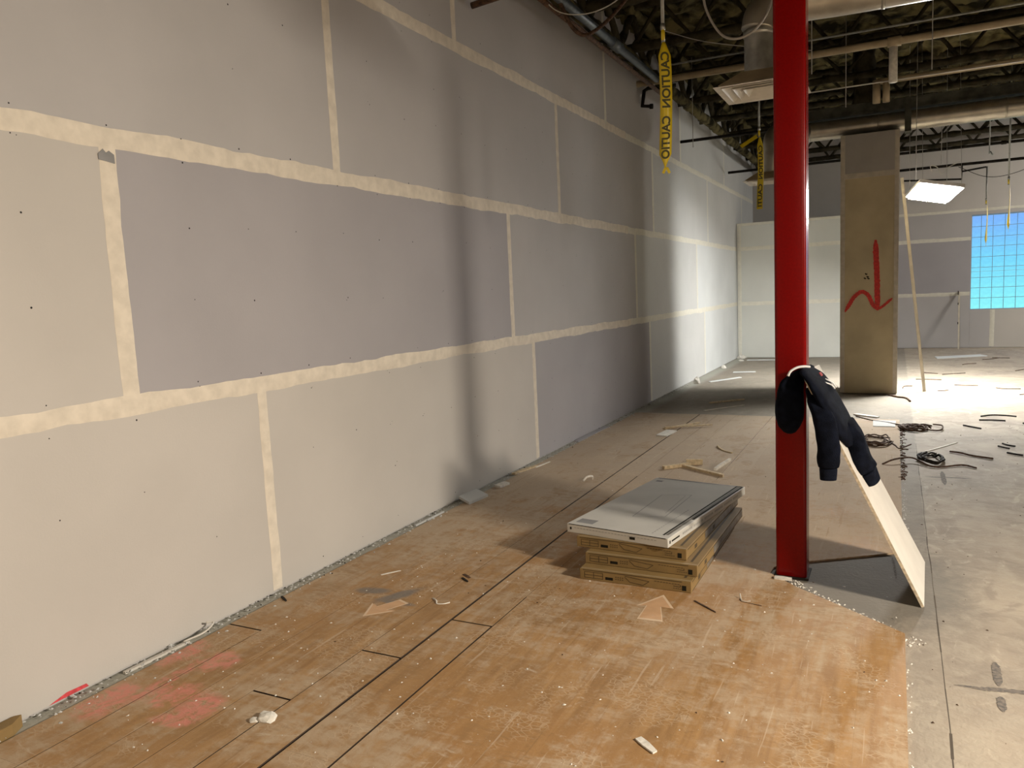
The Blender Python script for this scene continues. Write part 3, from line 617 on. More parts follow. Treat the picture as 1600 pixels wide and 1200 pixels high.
cloth('cuff', [((2.894, 4.12, .708), (.044, .01, 0), (-.008, .034, 0)), ((2.894, 4.12, .675), (.042, .01, 0), (-.008, .031, 0)), ((2.893, 4.12, .645), (.040, .01, 0), (-.007, .029, 0)), ((2.893, 4.12, .643), (.032, .008, 0), (-.005, .02, 0))], 'navycuff', s1, amp=.002, seed=3)
s2 = cloth('sleeve', [(onb(2.905, 4.47, .875, .05), (.006, .12, 0), nv*.036), (onb(2.937, 4.46, .812, .054), (.006, .115, 0), nv*.046), (onb(2.965, 4.43, .755, .052), (.006, .105, 0), nv*.048), (onb(2.988, 4.38, .708, .048), (.010, .095, .01), nv*.046), (onb(3.012, 4.37, .665, .044), (.012, .085, .012), nv*.040), (onb(3.036, 4.40, .622, .040), (.012, .075, .012), nv*.036)], 'navy', h, amp=.014, seed=14, n=18)
cloth('cuff', [(onb(3.034, 4.395, .626, .040), (.012, .075, .012), nv*.036), (onb(3.052, 4.41, .592, .036), (.012, .066, .012), nv*.032), (onb(3.070, 4.42, .560, .033), (.010, .058, .010), nv*.028), (onb(3.073, 4.42, .555, .033), (.007, .040, .007), nv*.018)], 'navycuff', s2, amp=.004, seed=17)
for a, b in (((2.800, 4.40, 1.085), (2.835, 4.475, 1.035)), ((2.800, 4.47, 1.095), (2.838, 4.53, 1.035))):
    a, b = Vector(a), Vector(b); G().tube(curve([a+nv*.058, a.lerp(b, .5)+nv*.074, b+nv*.072], 5), .0038, 6).obj('drawstring', 'cord', h, smooth=True)
fix(G().prism([Vector(p)+nv*.054 for p in ((2.775, 4.42, 1.135), (2.778, 4.50, 1.130), (2.80, 4.505, 1.09), (2.795, 4.43, 1.095))], nv*.003).obj('neck_label', 'redlabel', h))
# pale hem lining showing along the ridge
G().tube(curve([(2.692, 4.20, 1.165), (2.705, 4.21, 1.190), (2.735, 4.23, 1.207), (2.765, 4.27, 1.208), (2.785, 4.33, 1.200)], 6), .0065, 8).obj('lining_edge', 'cord', h, smooth=True)

# ------------------------------------------------------------------ caution tapes and their conduits
def caution(name, loc, top, length, width, rz, words, pipe_top, label, pipe_label, twist=0, tail=True):
    x, y, _ = loc; wv = Vector((math.cos(rz), math.sin(rz), 0)); nf = Vector((math.sin(rz), -math.cos(rz), 0))
    p = thing('hanging_conduit', (x, y, top-.02), pipe_label, 'conduit', 'conduit stubs hanging from the ceiling')
    G().tube([(x, y, top-.02), (x, y, pipe_top)], .012, 10).obj('conduit_pipe', 'conduit', p, smooth=True)
    G().tube([(x, y, top+.06), (x, y, top+.10)], .016, 10).obj('coupling', 'steel', p, smooth=True)
    t = thing('caution_tape', (x, y, top-length), label, 'tape', 'yellow caution tape strips')
    n_ = 28; V = []
    for i in range(n_+1):
        q = i/n_; z = top-.02-length*q
        ww = width*.5*(min(1, .25+q*7) if q < .11 else 1)*(max(.10, (1-q)*9) if q > .90 and tail else 1)
        a = twist*q+.08*math.sin(q*9); w2 = wv*math.cos(a)+nf*math.sin(a); c_ = Vector((x, y, z))+nf*(.016+.006*math.sin(q*5))+wv*(.008*math.sin(q*4))
        V += [c_-w2*ww, c_+nf*.003, c_+w2*ww]
    F = []
    for i in range(n_):
        for k in range(2): F.append((i*3+k, i*3+k+1, (i+1)*3+k+1, (i+1)*3+k))
    o = mesh('tape_strip', V, F, 'yellow', t, smooth=True); md = o.modifiers.new('t', 'SOLIDIFY'); md.thickness = .0006; md.offset = 0
    G().tube([(x, y, top-.005), (x, y, top+.075)], .0128, 10).obj('tape_wrap', 'yellow', t, smooth=True)
    if tail:
        b = Vector((x, y, top-.02-length))+nf*.012
        for s_ in (-1, 1): fix(G().prism([b+wv*(-.006*s_), b+wv*(.012*s_)+Vector((0, 0, .002)), b+wv*(.030*s_)+Vector((0, 0, -.035)), b+wv*(.014*s_)+Vector((0, 0, -.043))], nf*.0015).obj('torn_end', 'yellow', t))
    z = top-.02
    for word, start, ln in words:
        me = text_mesh(word, 1.0); xs_ = [v.co.x for v in me.vertices]; ys_ = [v.co.y for v in me.vertices]; lx, ly = max(xs_)-min(xs_), max(ys_)-min(ys_); cx0, cy0 = min(xs_), (max(ys_)+min(ys_))/2
        for v in me.vertices:
            d_ = start+(v.co.x-cx0)/lx*ln; q = d_/length; a = twist*q+.08*math.sin(q*9); w2 = wv*math.cos(a)+nf*math.sin(a); n2 = nf*math.cos(a)-wv*math.sin(a)
            hh = (v.co.y-cy0)/ly*width*.70
            c_ = Vector((x, y, z-d_))+nf*(.016+.006*math.sin(q*5))+wv*(.008*math.sin(q*4)); v.co = c_-w2*hh+n2*.0035+nf*.001
        link('printed_word', me, 'tapeink', t)
    return t
caution('caution_tape', (1.805, 5.2, 0), 3.27, .80, .080, YAW, [('CAUTION', .062, .355), ('CAUTIO', .470, .275)], 5.06, 'long yellow caution tape left of the red column, near the wall', 'grey conduit holding the longest caution tape', .12)
caution('caution_tape', (1.685, 10.0, 0), 3.44, .86, .070, YAW+.1, [('CAUTION', .10, .40), ('CAUTI', .56, .27)], 5.06, 'narrow yellow caution tape just left of the red column', 'grey conduit just left of the red column', .55, False)
caution('caution_tape', (4.685, 17.04, 0), 2.94, .72, .065, YAW+.9, [], 3.62, 'lower thin caution tape hanging before the window corner', 'dark drop pipe above the lower window-side tape', .5)
caution('caution_tape', (4.703, 14.0, 0), 2.98, .66, .060, YAW+1.0, [], 5.06, 'higher thin caution tape hanging before the window', 'long conduit above the higher window-side tape', .7)
# loose knot of tape on the second conduit
tt = bpy.data.objects['caution_tape.001']
fix(G().prism([(1.655, 9.97, 3.45), (1.675, 9.96, 3.41), (1.50, 9.9, 3.30), (1.47, 9.9, 3.335)], (0, -.002, 0)).obj('loose_end', 'yellow', tt))

# ------------------------------------------------------------------ ducts, diffusers, pipes
def duct(name, path, r, label, m='duct', collars=(), cat='duct'):
    P = curve(path, 8) if len(path) > 2 else [Vector(path[0]).lerp(Vector(path[1]), i/24) for i in range(25)]
    t = thing(name, tuple(P[0]), label, cat); G().tube(P, r, 24).obj('duct_shell', m, t, smooth=True)
    L_ = 0
    for i in range(1, len(P)):
        L_ += (P[i]-P[i-1]).length
        if L_ > .9:
            L_ = 0; d_ = (P[i]-P[i-1]).normalized(); G().tube([P[i]-d_*.012, P[i]+d_*.012], r+.004, 24).obj('seam_band', m, t, smooth=True)
    for c_, d_ in collars: c_ = Vector(c_); d_ = Vector(d_); G().tube([c_-d_*.02, c_+d_*.02], r+.006, 24).obj('collar', 'steel', t, smooth=True)
    return t
def diffuser(x, y, z, s, label):
    t = thing('ceiling_diffuser', (x, y, z), label, 'vent', 'lay-in air diffusers')
    def ring(h0, h1, za, zb, nm, m):
        g = G(); V = []
        for hh, zz in ((h0, za), (h1, zb)): V += [(x-hh, y-hh, zz), (x+hh, y-hh, zz), (x+hh, y+hh, zz), (x-hh, y+hh, zz)]
        g.add(V, [(i, (i+1) % 4, (i+1) % 4+4, i+4) for i in range(4)]); o = g.obj(nm, m, t); md = o.modifiers.new('t', 'SOLIDIFY'); md.thickness = .004; return o
    ring(s, s*.86, z, z+.004, 'outer_frame', 'diff'); ring(s*.84, s*.66, z-.004, z+.045, 'vane', 'diff'); ring(s*.62, s*.44, z-.004, z+.045, 'vane', 'diff'); ring(s*.40, s*.22, z-.004, z+.045, 'vane', 'diff')
    ring(s*.9, .13, z+.015, z+.12, 'back_pan', 'pvc'); G().box((x-s*.2, y-s*.2, z+.03), (x+s*.2, y+s*.2, z+.036)).obj('centre_plate', 'diff', t); return t
diffuser(2.31, 6.05, 3.05, .30, 'square white diffuser under the duct beside the red column')
duct('air_duct', [(2.285, 6.05, 3.17), (2.285, 6.05, 3.30), (2.285, 6.05, 3.46)], .105, 'straight galvanised drop duct above the nearer diffuser', 'steel', [((2.285, 6.05, 3.45), (0, 0, 1))], 'duct')
duct('air_duct', [(2.285, 6.05, 3.47), (2.31, 6.06, 3.57), (2.40, 6.1, 3.645), (2.60, 6.2, 3.652), (3.6, 6.25, 3.65), (8.0, 6.3, 3.65)], .128, 'tan metal duct running right from the red column top')
diffuser(1.60, 11.36, 3.05, .30, 'farther white diffuser seen left of the red column')
duct('air_duct', [(1.66, 11.45, 3.17), (1.66, 11.45, 3.45), (1.66, 11.52, 3.66), (1.75, 11.9, 3.80), (1.95, 12.3, 3.83), (2.4, 12.48, 3.83), (9.2, 12.48, 3.83)], .135, 'long shiny round duct resting above the tan column')
bm_ = G().box((1.95, 12.40, 3.985), (9.3, 12.60, 4.005)).box((1.95, 12.40, 4.115), (9.3, 12.60, 4.135)).box((1.95, 12.42, 4.0), (9.3, 12.44, 4.12)).obj('roof_beam', 'beam', ceil)
fuzzy_bar(G(), (2.76, 12.46, 4.13), (2.76, 12.46, 5.05), .14, 5, n=10, amp=.35).obj('sprayed_column_head', 'fuzzdark', ceil, smooth=True)
t = thing('duct_strap', (3.32, 12.48, 3.68), 'dark strap holding the long duct to the beam', 'strap'); G().box((3.28, 12.33, 3.66), (3.36, 12.345, 4.1)).obj('strap_band', 'beam', t); G().box((3.28, 12.33, 3.67), (3.36, 12.62, 3.682)).obj('strap_base', 'beam', t)
diffuser(4.25, 3.2, 3.02, .30, 'square white diffuser added unseen above the picture to shade the upper wall')  # unseen, placed to cast the dark patch high on the left wall
duct('air_duct', [(4.25, 3.2, 3.14), (4.25, 3.2, 3.6), (4.25, 3.2, 5.04)], .105, 'drop duct of the added unseen diffuser above the picture', 'steel')
def pipe(name, pts, r, m, label, cat='pipe', fittings=(), group=None, bend=True):
    t = thing(name, tuple(pts[0]), label, cat, group); G().tube(pts, r, 12).obj('pipe_run', m, t, smooth=True)
    for a, b in fittings: G().tube([a, b], r*1.35, 12).obj('fitting', m, t, smooth=True)
    return t
pipe('drain_pipe', [(.15, 10.08, 4.30), (9.2, 10.16, 4.30)], .042, 'pvc', 'nearer long cream pipe under the ceiling', fittings=[((1.95, 10.1, 4.3), (2.05, 10.1, 4.3)), ((3.08, 10.11, 4.3), (3.22, 10.11, 4.3))])
pipe('drain_pipe', [(2.93, 11.98, 4.30), (9.2, 11.93, 4.30)], .040, 'pvc', 'farther cream pipe with two short drops')
pipe('drop_pipe', [(3.14, 10.13, 4.27), (3.14, 10.13, 3.86)], .045, 'gyp', 'pale vertical pipe linking the two cream pipes')
pipe('drop_pipe', [(2.93, 11.98, 4.32), (2.93, 11.98, 4.02)], .050, 'pvc', 'left of the two short cream drops above the tan column')
pipe('drop_pipe', [(3.05, 11.98, 4.32), (3.05, 11.98, 4.02)], .045, 'pvc', 'right of the two short cream drops above the tan column')
pipe('conduit_run', [(.6, 9.9, 4.42), (9.2, 9.98, 4.42)], .012, 'conduit', 'thin conduit running just above the nearer cream pipe', 'conduit')
pipe('conduit_run', [(1.2, 11.2, 4.12), (9.2, 11.2, 4.12)], .009, 'whitewire', 'thin pale conduit running low behind the cream pipes', 'conduit')
pipe('sprinkler_pipe', [(.03, 12.80, 4.0), (2.4, 12.80, 4.0)], .024, 'black', 'short black pipe reaching to the wall from the girder')
pipe('sprinkler_pipe', [(.08, 16.55, 3.95), (9.3, 16.55, 3.95)], .026, 'black', 'upper long black pipe before the back wall', fittings=[((4.85, 16.55, 3.95), (4.93, 16.55, 3.95))])
pipe('sprinkler_pipe', [(2.95, 17.04, 3.70), (9.3, 17.04, 3.70)], .026, 'black', 'lower long black pipe before the back wall')
pipe('sprinkler_pipe', [(4.281, 17.04, 3.69), (4.283, 17.04, 3.43), (3.287, 17.04, 3.50)], .017, 'black', 'thin dark pipe bent above the lit lamp')
pipe('sprinkler_pipe', [(4.283, 17.04, 3.57), (4.672, 17.04, 3.61)], .016, 'black', 'short slanted dark pipe right of the lamp')
pipe('sprinkler_pipe', [(.45, 10.9, 4.42), (.10, 10.75, 4.40), (.06, 10.7, 4.36), (.06, 10.6, 4.14), (.20, 10.62, 4.12)], .026, 'black', 'black bent pipe hook against the wall by the long tape', fittings=[((.30, 10.83, 4.41), (.22, 10.80, 4.405)), ((.20, 10.62, 4.12), (.16, 10.62, 4.124))])
pipe('steam_pipe', [(.04, 5.85, 4.03), (.9, 5.95, 4.14)], .026, 'rust', 'rusty pipe end sticking out at the top of the wall')
pipe('conduit_run', [(.42, 5.4, 4.315), (.42, 10.05, 4.315)], .045, 'blueconduit', 'blue-grey conduit running along the girder', 'conduit', [((.42, 8.30, 4.315), (.42, 8.55, 4.315))])
pipe('conduit_run', [(.34, 5.4, 4.25), (.34, 10.6, 4.25)], .026, 'rust', 'brown pipe along the girder just below the blue-grey conduit', 'conduit')
pipe('sprinkler_drop', [(4.65, 16.3, 5.06), (4.65, 16.3, 3.75)], .010, 'conduit', 'thin drop with a small white sensor near the window', fittings=[((4.66, 16.28, 3.78), (4.70, 16.26, 3.72))])
def wire(pts, r, m, label, n=8):
    o = G().tube(curve(pts, n), r, 6).obj('cable', m, None, tuple(pts[0]), True); return tag(o, label, 'cable')
wire([(1.98, 5.6, 3.75), (2.0, 5.6, 3.55), (2.10, 5.6, 3.36), (2.22, 5.6, 3.31), (2.34, 5.6, 3.36), (2.43, 5.6, 3.50), (2.46, 5.6, 3.75)], .009, 'wire', 'grey cable looping down left of the red column')
wire([(.30, 6.7, 4.6), (.42, 6.85, 4.28), (.48, 6.95, 4.10), (.55, 7.05, 4.03), (.62, 7.15, 4.07), (.75, 7.3, 4.22), (.98, 7.5, 4.55)], .018, 'brownwire', 'brown armoured cable loop hanging at the girder')
wire([(.22, 6.6, 4.45), (.40, 6.75, 4.20), (.62, 6.85, 4.14), (.85, 6.95, 4.20), (1.05, 7.1, 4.38)], .005, 'whitewire', 'thin white wire sagging in front of the girder')
wire([(1.2, 7.4, 4.05), (1.6, 7.3, 3.85), (2.1, 7.2, 3.68), (2.55, 7.1, 3.55)], .004, 'wire', 'thin wire slanting down behind the drop duct')
for x, y_, z0, lab in ((2.62, 10.6, 3.75, 'thin hanger wire right of the red column'), (3.42, 12.0, 2.95, 'thin white hanger wire left of the lit lamp'), (3.85, 15.0, 3.5, 'dark hanger rod above the lit lamp'), (.42, 12.0, 3.75, 'hanger rod dangling at the girder by the wall'), (2.42, 8.5, 3.7, 'slim hanger wire close to the red column'), (3.50, 9.3, 3.75, 'chain-like hanger right of the pale drop pipe')):
    o = G().tube([(x, y_, z0), (x, y_, 5.06)], .005, 6).obj('hanger_wire', 'wire', None, (x, y_, z0), True); tag(o, lab, 'wire')
wire([(3.62, 12.2, 3.05), (3.60, 12.2, 3.14), (3.68, 12.25, 3.12), (3.74, 12.3, 3.02), (3.80, 12.3, 3.10), (3.95, 12.3, 3.17)], .006, 'whitewire', 'white lamp leads looped above the lit lamp')
wire([(4.1, 15, 3.42), (4.5, 15, 3.22), (4.9, 15, 3.24), (5.4, 15, 3.45)], .005, 'darkwire', 'dark wire sagging before the window top')

# ------------------------------------------------------------------ lit troffer hanging beside the tan column
NL, NR, FL, FR = Vector((3.4955, 12.45, 2.913)), Vector((3.9695, 12.45, 2.8055)), Vector((3.3445, 13.15, 2.8055)), Vector((3.810, 12.90, 2.61))
FR = FL+(NR-NL)*1.02
t = thing('hanging_light', tuple((NL+FR)/2), 'bright tilted fluorescent fixture hanging right of the tan column', 'light')
up_ = (NR-NL).cross(FL-NL).normalized(); up_ = up_ if up_.z > 0 else -up_
ex, ey = (NR-NL).normalized(), (FL-NL).normalized(); mm = .04
o = fix(G().prism([NL-ex*mm-ey*mm+up_*.029, NR+ex*mm-ey*mm+up_*.029, FR+ex*mm+ey*mm+up_*.029, FL-ex*mm+ey*mm+up_*.029], up_*.05).obj('housing', 'lamp', t))
for s_ in (0, 1):
    a, b = (0, .488) if s_ == 0 else (.512, 1)
    def LP(u, v): return NL.lerp(NR, u).lerp(FL.lerp(FR, u), v)
    o = fix(G().prism([LP(a, .01), LP(b, .01), LP(b, .99), LP(a, .99)], up_*.028).obj('lens_panel', 'lens', t))
fg = G()
for (p, q) in ((NL, NR), (NR, FR), (FR, FL), (FL, NL)): fg.tube([p+up_*.03, q+up_*.03], .010, 6)
fg.tube([LP(.5, .02)-up_*.006, LP(.5, .98)-up_*.006], .007, 6)
fg.obj('lens_frame', 'lamp', t)
for p in (NL, NR, FL, FR): G().tube([p+up_*.09, Vector((p.x, max(p.y, 12.9)+.15, 5.04))], .003, 5).obj('hanger', 'wire', t)

# ------------------------------------------------------------------ leaning stud and the post at the back wall
def stud(name, a, b, wv, dv, label, cat, m='stud'):
    a, b, wv, dv = Vector(a), Vector(b), Vector(wv), Vector(dv); t = thing(name, tuple(a), label, cat)
    th_ = .1
    def bar(p0, w_, d_): return G().prism([a+p0, a+p0+w_, a+p0+w_+d_, a+p0+d_], b-a)
    fix(bar(Vector((0, 0, 0)), wv, dv*.08).obj('web', m, t)); fix(bar(Vector((0, 0, 0)), wv*.10, dv).obj('flange', m, t)); fix(bar(wv*.90, wv*.10, dv).obj('flange', m, t)); return t
stud('leaning_stud', (3.555, 12.42, .003), (3.232, 12.30, 3.03), (.042, .010, .003), (0, .04, .004), 'tall pale stud leaning against the tan column', 'stud')
stud('wall_post', (4.44, 19.70, .003), (4.455, 20.06, 1.27), (.035, 0, 0), (0, .02, 0), 'short pale post standing against the back wall', 'post')
for z_, hh in ((1.20, .09), (.98, .05), (.55, .05)): G().box((4.43+z_*.0118, 19.69+z_*.283, z_), (4.447+z_*.0118, 19.70+z_*.283, z_+hh)).obj('dark_mark', 'darkwire', bpy.data.objects['wall_post'])

# ------------------------------------------------------------------ stickers, scraps and rubble
def arrow(pts, label, z=.0104):
    P = [Vector((x, y_, z)) for x, y_ in pts]; c_ = sum(P, Vector())/len(P); t = thing('arrow_sticker', (c_.x, c_.y, z), label, 'sticker')
    fix(G().prism(P, (0, 0, .0006)).obj('border', 'stickeredge', t)); fix(G().prism([c_+(p-c_)*.86+Vector((0, 0, .0007)) for p in P], (0, 0, .0003)).obj('arrow_face', 'sticker', t))
arrow([(2.045, 3.551), (2.175, 3.560), (2.118, 3.738), (2.185, 3.735), (2.089, 3.895), (1.995, 3.713), (2.040, 3.735)], 'peach arrow sticker in front of the carton stack')
arrow([(.699, 3.085), (.640, 3.25), (.690, 3.215), (.76, 3.345), (.835, 3.315), (.770, 3.19), (.825, 3.205)], 'worn arrow sticker beside the blue-grey smear')
PZ = .0104
def slab_bit(name, pts, h, m, label, cat, z=PZ, group=None, lift=None):
    P = [Vector((p[0], p[1], z+(lift[i] if lift else 0))) for i, p in enumerate(pts)]; c_ = sum(P, Vector())/len(P)
    return tag(fix(G().prism(P, (0, 0, h)).obj(name, m, None, (c_.x, c_.y, z))), label, cat, group)
def stick(a, b, w0, h, m, label, cat='scrap', z=PZ, l0=0, l1=0, name='wood_scrap', group=None):
    a, b = Vector((a[0], a[1], 0)), Vector((b[0], b[1], 0)); s_ = (b-a).normalized().cross(Vector((0, 0, 1)))*w0
    # slightly irregular splintered outline
    mid = a.lerp(b, .45); P = [a-s_, mid-s_*1.15, b-s_*.7, b+s_*.8+(b-a)*.03, mid+s_*1.05, a+s_*.9]; lf = [l0, (l0+l1)/2, l1, l1, (l0+l1)/2, l0]
    return slab_bit(name, [(p.x, p.y) for p in P], h, m, label, cat, z, group, lf)
stick((.78, 8.70), (1.07, 9.20), .022, .014, 'wood', 'crooked wood strip crossing another behind the cartons, near the wall')
stick((.79, 8.72), (1.265, 8.98), .020, .012, 'wood', 'straight wood strip crossing the crooked one near the wall', l1=.02, l0=.016)
slab_bit('board_scrap', [(.80, 8.30), (.93, 8.27), (.96, 8.60), (.83, 8.64)], .012, 'gyp', 'small square board scrap beside the crossed wood strips', 'scrap')
stick((1.31, 6.74), (1.50, 6.95), .018, .03, 'wood', 'jagged wood strip just behind the cartons, left piece')
stick((1.46, 6.98), (1.60, 7.02), .014, .05, 'wood', 'small upright wood splinter behind the cartons')
stick((1.46, 6.88), (1.87, 6.60), .020, .022, 'wood', 'long wood strip just behind the cartons, right piece')
stick((1.78, 6.72), (1.86, 6.98), .014, .022, 'gyp', 'wood splinter tilted up off the right strip', l1=.06, l0=.022)
wire([(1.575, 7.84, .02), (1.62, 7.74, .012), (1.69, 7.64, .010), (1.77, 7.57, .012)], .012, 'wood', 'curled pale shaving on the planks behind the cartons')
wire([(.79, 6.06, .03), (.81, 6.10, .055), (.835, 6.16, .05), (.82, 6.20, .012)], .010, 'gyp', 'tiny curled scrap left of the floor seam behind the cartons')
# drywall offcuts by the wall base
slab_bit('drywall_offcut', [(.012, 7.80), (.075, 7.78), (.10, 8.72), (.03, 8.74)], .016, 'dark', 'long narrow drywall offcut along the wall base', 'scrap', z=.001)
slab_bit('drywall_offcut', [(.05, 5.20), (.17, 5.16), (.20, 5.42), (.07, 5.46)], .02, 'skim', 'square drywall offcut standing at the wall base shadow', 'scrap', lift=[.03, 0, 0, .03])
slab_bit('drywall_offcut', [(.10, 5.72), (.17, 5.70), (.19, 5.84), (.12, 5.87)], .018, 'gyp', 'small drywall chip beside the square offcut at the wall', 'scrap')
stick((.035, 2.18), (.05, 2.52), .010, .012, 'board', 'thin white strip at the wall base near the pink spray', z=.002, name='trim_strip')
wire([(.05, 2.50, .02), (.08, 2.60, .03), (.06, 2.68, .045), (.03, 2.66, .05)], .005, 'whitewire', 'curled white bead strip at the wall base')
stick((.06, 4.55), (.07, 4.92), .008, .012, 'skim', 'short pale strip at the wall base left of the shadow', z=.002, name='trim_strip')
stick((.05, 6.2), (.12, 6.55), .022, .02, 'wood', 'brown splintered scrap at the wall base past the shadow', z=.002)
stick((.14, 6.5), (.17, 6.75), .010, .014, 'gyp', 'white splinter at the wall base past the shadow', z=.002)
slab_bit('cardboard_scrap', [(-.0 + .012, 1.585), (.075, 1.60), (.07, 1.66), (.03, 1.72), (.012, 1.70)], .05, 'card', 'dark tan scrap at the bottom left corner', 'scrap', z=.001)
# plaster chunk
def chunk(x, y_, z, r, label, seed, m='gyp', flat=.55, parent_group=None):
    bm = bmesh.new(); bmesh.ops.create_icosphere(bm, subdivisions=2, radius=1)
    for v in bm.verts:
        d_ = 1+.38*noise.noise(v.co*1.5+Vector((seed, 0, 0))); v.co = Vector((v.co.x*r*d_*1.25, v.co.y*r*d_, max(-.25, v.co.z)*r*d_*flat))
    zm = min(v.co.z for v in bm.verts)
    for v in bm.verts: v.co += Vector((x, y_, z-zm))
    me = bpy.data.meshes.new('plaster_chunk'); bm.to_mesh(me); bm.free()
    return tag(link('plaster_chunk', me, m, None, (x, y_, z)), label, 'rubble', parent_group)
chunk(.955, 2.13, PZ, .035, 'largest white plaster chunk near the front planks', 3); chunk(.915, 2.10, PZ, .018, 'small plaster crumb touching the largest chunk', 8)
chunk(.10, 17.70, .001, .075, 'white rubble lump in the far wall corner', 5, flat=.9); chunk(.12, 15.6, .001, .04, 'white rubble lump on the bright far wall base', 6, flat=1.3)
chunk(.17, 13.05, .001, .045, 'upright white crumb where the far wall turns bright', 7, flat=2.0); chunk(.20, 17.1, .001, .05, 'low white crumb near the far wall corner', 9)
slab_bit('drywall_offcut', [(.45, 14.8), (.85, 14.9), (.83, 15.0), (.44, 14.92)], .012, 'pale', 'white strip on the bright floor left of the column', 'scrap', z=.001)
slab_bit('drywall_offcut', [(.35, 13.3), (.75, 14.0), (.70, 14.06), (.30, 13.36)], .012, 'pale', 'white strip at the edge of the bright far floor', 'scrap', z=.001)
slab_bit('drywall_offcut', [(.3, 17.2), (1.5, 17.3), (1.5, 17.4), (.3, 17.36)], .012, 'pale', 'long white strip at the foot of the far wall', 'scrap', z=.001)
slab_bit('drywall_sheet_loose', [(3.95, 17.45), (4.85, 17.95), (4.75, 18.25), (3.92, 17.80)], .015, 'pale', 'flat white sheet on the floor before the window wall', 'scrap', z=.001)
stick((.85, 10.88), (1.24, 11.27), .022, .018, 'wood', 'wood strip lying past the end of the planks', z=.001); stick((.92, 10.2), (1.33, 10.75), .014, .008, 'stud', 'faint thin strip past the end of the planks', z=.001)
stick((2.60, 4.335), (2.69, 4.335), .018, .010, 'gyp', 'white chip at the foot of the red column', z=PZ)
stick((2.76, 10.2), (3.02, 10.02), .035, .012, 'gyp', 'flat white scrap at the far plank edge before the tan column', z=.001)
slab_bit('board_scrap', [(2.98, 9.35), (3.20, 9.35), (3.21, 9.75), (2.97, 9.75)], .006, 'skim', 'pale square scrap at the far right plank corner', 'scrap')
stick((2.26, 3.869), (2.391, 3.762), .004, .004, 'brownwire', 'dark thin wire piece right of the front arrow sticker', name='wire_piece')
wire([(2.475, 3.97, .012), (2.49, 3.945, .010), (2.53, 3.935, .010), (2.592, 3.92, .012)], .0025, 'brownwire', 'thin twig-like wire in front of the red column')
wire([(2.47, 4.0, .03), (2.48, 3.975, .010), (2.50, 3.955, .009), (2.53, 3.965, .010)], .003, 'whitewire', 'tiny pale curl in front of the red column')
wire([(.925, 3.42, .012), (.965, 3.39, .016), (.985, 3.365, .010), (1.02, 3.375, .010), (1.045, 3.40, .012)], .004, 'gyp', 'white curled sliver beside the wide floor seam')
stick((.925, 3.74), (.985, 3.70), .006, .006, 'darkwire', 'dark splinter beside the wide floor seam', name='wood_scrap'); stick((.90, 3.80), (.965, 3.76), .010, .002, 'brownwire', 'flat brown sliver beside the wide floor seam')
stick((.43, 3.62), (.50, 3.72), .005, .004, 'gyp', 'thin pale sliver on the planks above the blue smear'); stick((.09, 3.14), (.16, 3.10), .006, .006, 'darkwire', 'dark nail-like sliver at the wall strip', name='wire_piece')
stick((2.36, 2.55), (2.44, 2.49), .014, .006, 'gyp', 'white flake at the front edge of the planks')
# wire bundles
def bundle(cx, cy, rx, ry, n_, m, label, r=.006, z=.012, seed=0):
    rnd = random.Random(seed); t = thing('wire_bundle', (cx, cy, z-.010), label, 'wire')
    for i in range(n_):
        a0 = rnd.uniform(0, 6.3); sw = rnd.uniform(1.5, 4.5); q = rnd.uniform(.45, 1.0)
        pts = [(cx+rx*q*math.cos(a0+sw*k/6)*(1+rnd.uniform(-.15, .15)), cy+ry*q*math.sin(a0+sw*k/6)*(1+rnd.uniform(-.15, .15)), z+rnd.uniform(0, .03)) for k in range(7)]
        G().tube(curve(pts, 4), r, 5).obj('wire_strand', m, t, smooth=True)
bundle(3.40, 9.28, .15, .18, 9, 'brownwire', 'thick brown wire bundle at the far plank edge', .010, seed=1)
wire([(2.78, 10.0, .015), (2.95, 9.75, .014), (3.12, 9.62, .014), (3.28, 9.42, .02), (3.60, 9.20, .015), (3.66, 9.42, .03), (3.58, 9.60, .012)], .008, 'brownwire', 'long brown wire running off the thick bundle')
bundle(3.02, 8.45, .20, .34, 10, 'brownwire', 'reddish wire nest on the planks right of the hoodie', .007, z=.018, seed=2)
wire([(3.12, 8.55, .02), (3.20, 8.30, .015), (3.24, 8.16, .012), (3.34, 8.30, .03)], .007, 'brownwire', 'loose tail of the wire nest by the plank edge')
bundle(3.50, 7.72, .11, .22, 8, 'darkwire', 'dark wire coil on the concrete past the board', .009, seed=3)
wire([(3.10, 7.42, .012), (3.20, 7.48, .05), (3.34, 7.62, .04), (3.50, 7.42, .012), (3.72, 7.55, .012), (3.82, 7.46, .012)], .008, 'brownwire', 'long brown wire beneath the dark coil')
wire([(3.66, 8.12, .012), (3.75, 8.06, .015), (3.82, 7.98, .012), (3.98, 7.88, .012)], .009, 'brownwire', 'short brown wire right of the dark coil')
stick((3.46, 8.10), (3.74, 8.60), .010, .006, 'gyp', 'thin white strip pointing away beyond the dark coil', z=.001)
wire([(3.10, 12.0, .012), (3.22, 11.78, .012), (3.33, 11.68, .012), (3.38, 11.38, .012)], .012, 'brownwire', 'dark wire curling out at the foot of the tan column')
wire([(4.09, 10.25, .012), (4.2, 10.36, .012), (4.32, 10.36, .012), (4.44, 10.30, .012)], .009, 'darkwire', 'upper of two dark strips on the far right floor')
wire([(4.05, 9.98, .012), (4.18, 10.0, .012), (4.30, 9.98, .012)], .009, 'darkwire', 'lower of two dark strips on the far right floor')
wire([(4.45, 9.85, .012), (4.52, 9.74, .012), (4.60, 9.66, .012)], .009, 'darkwire', 'dark strip cut by the right picture edge')
wire([(3.87, 9.60, .012), (3.94, 9.50, .014), (4.02, 9.42, .012)], .009, 'darkwire', 'crumpled dark strip on the middle right floor')
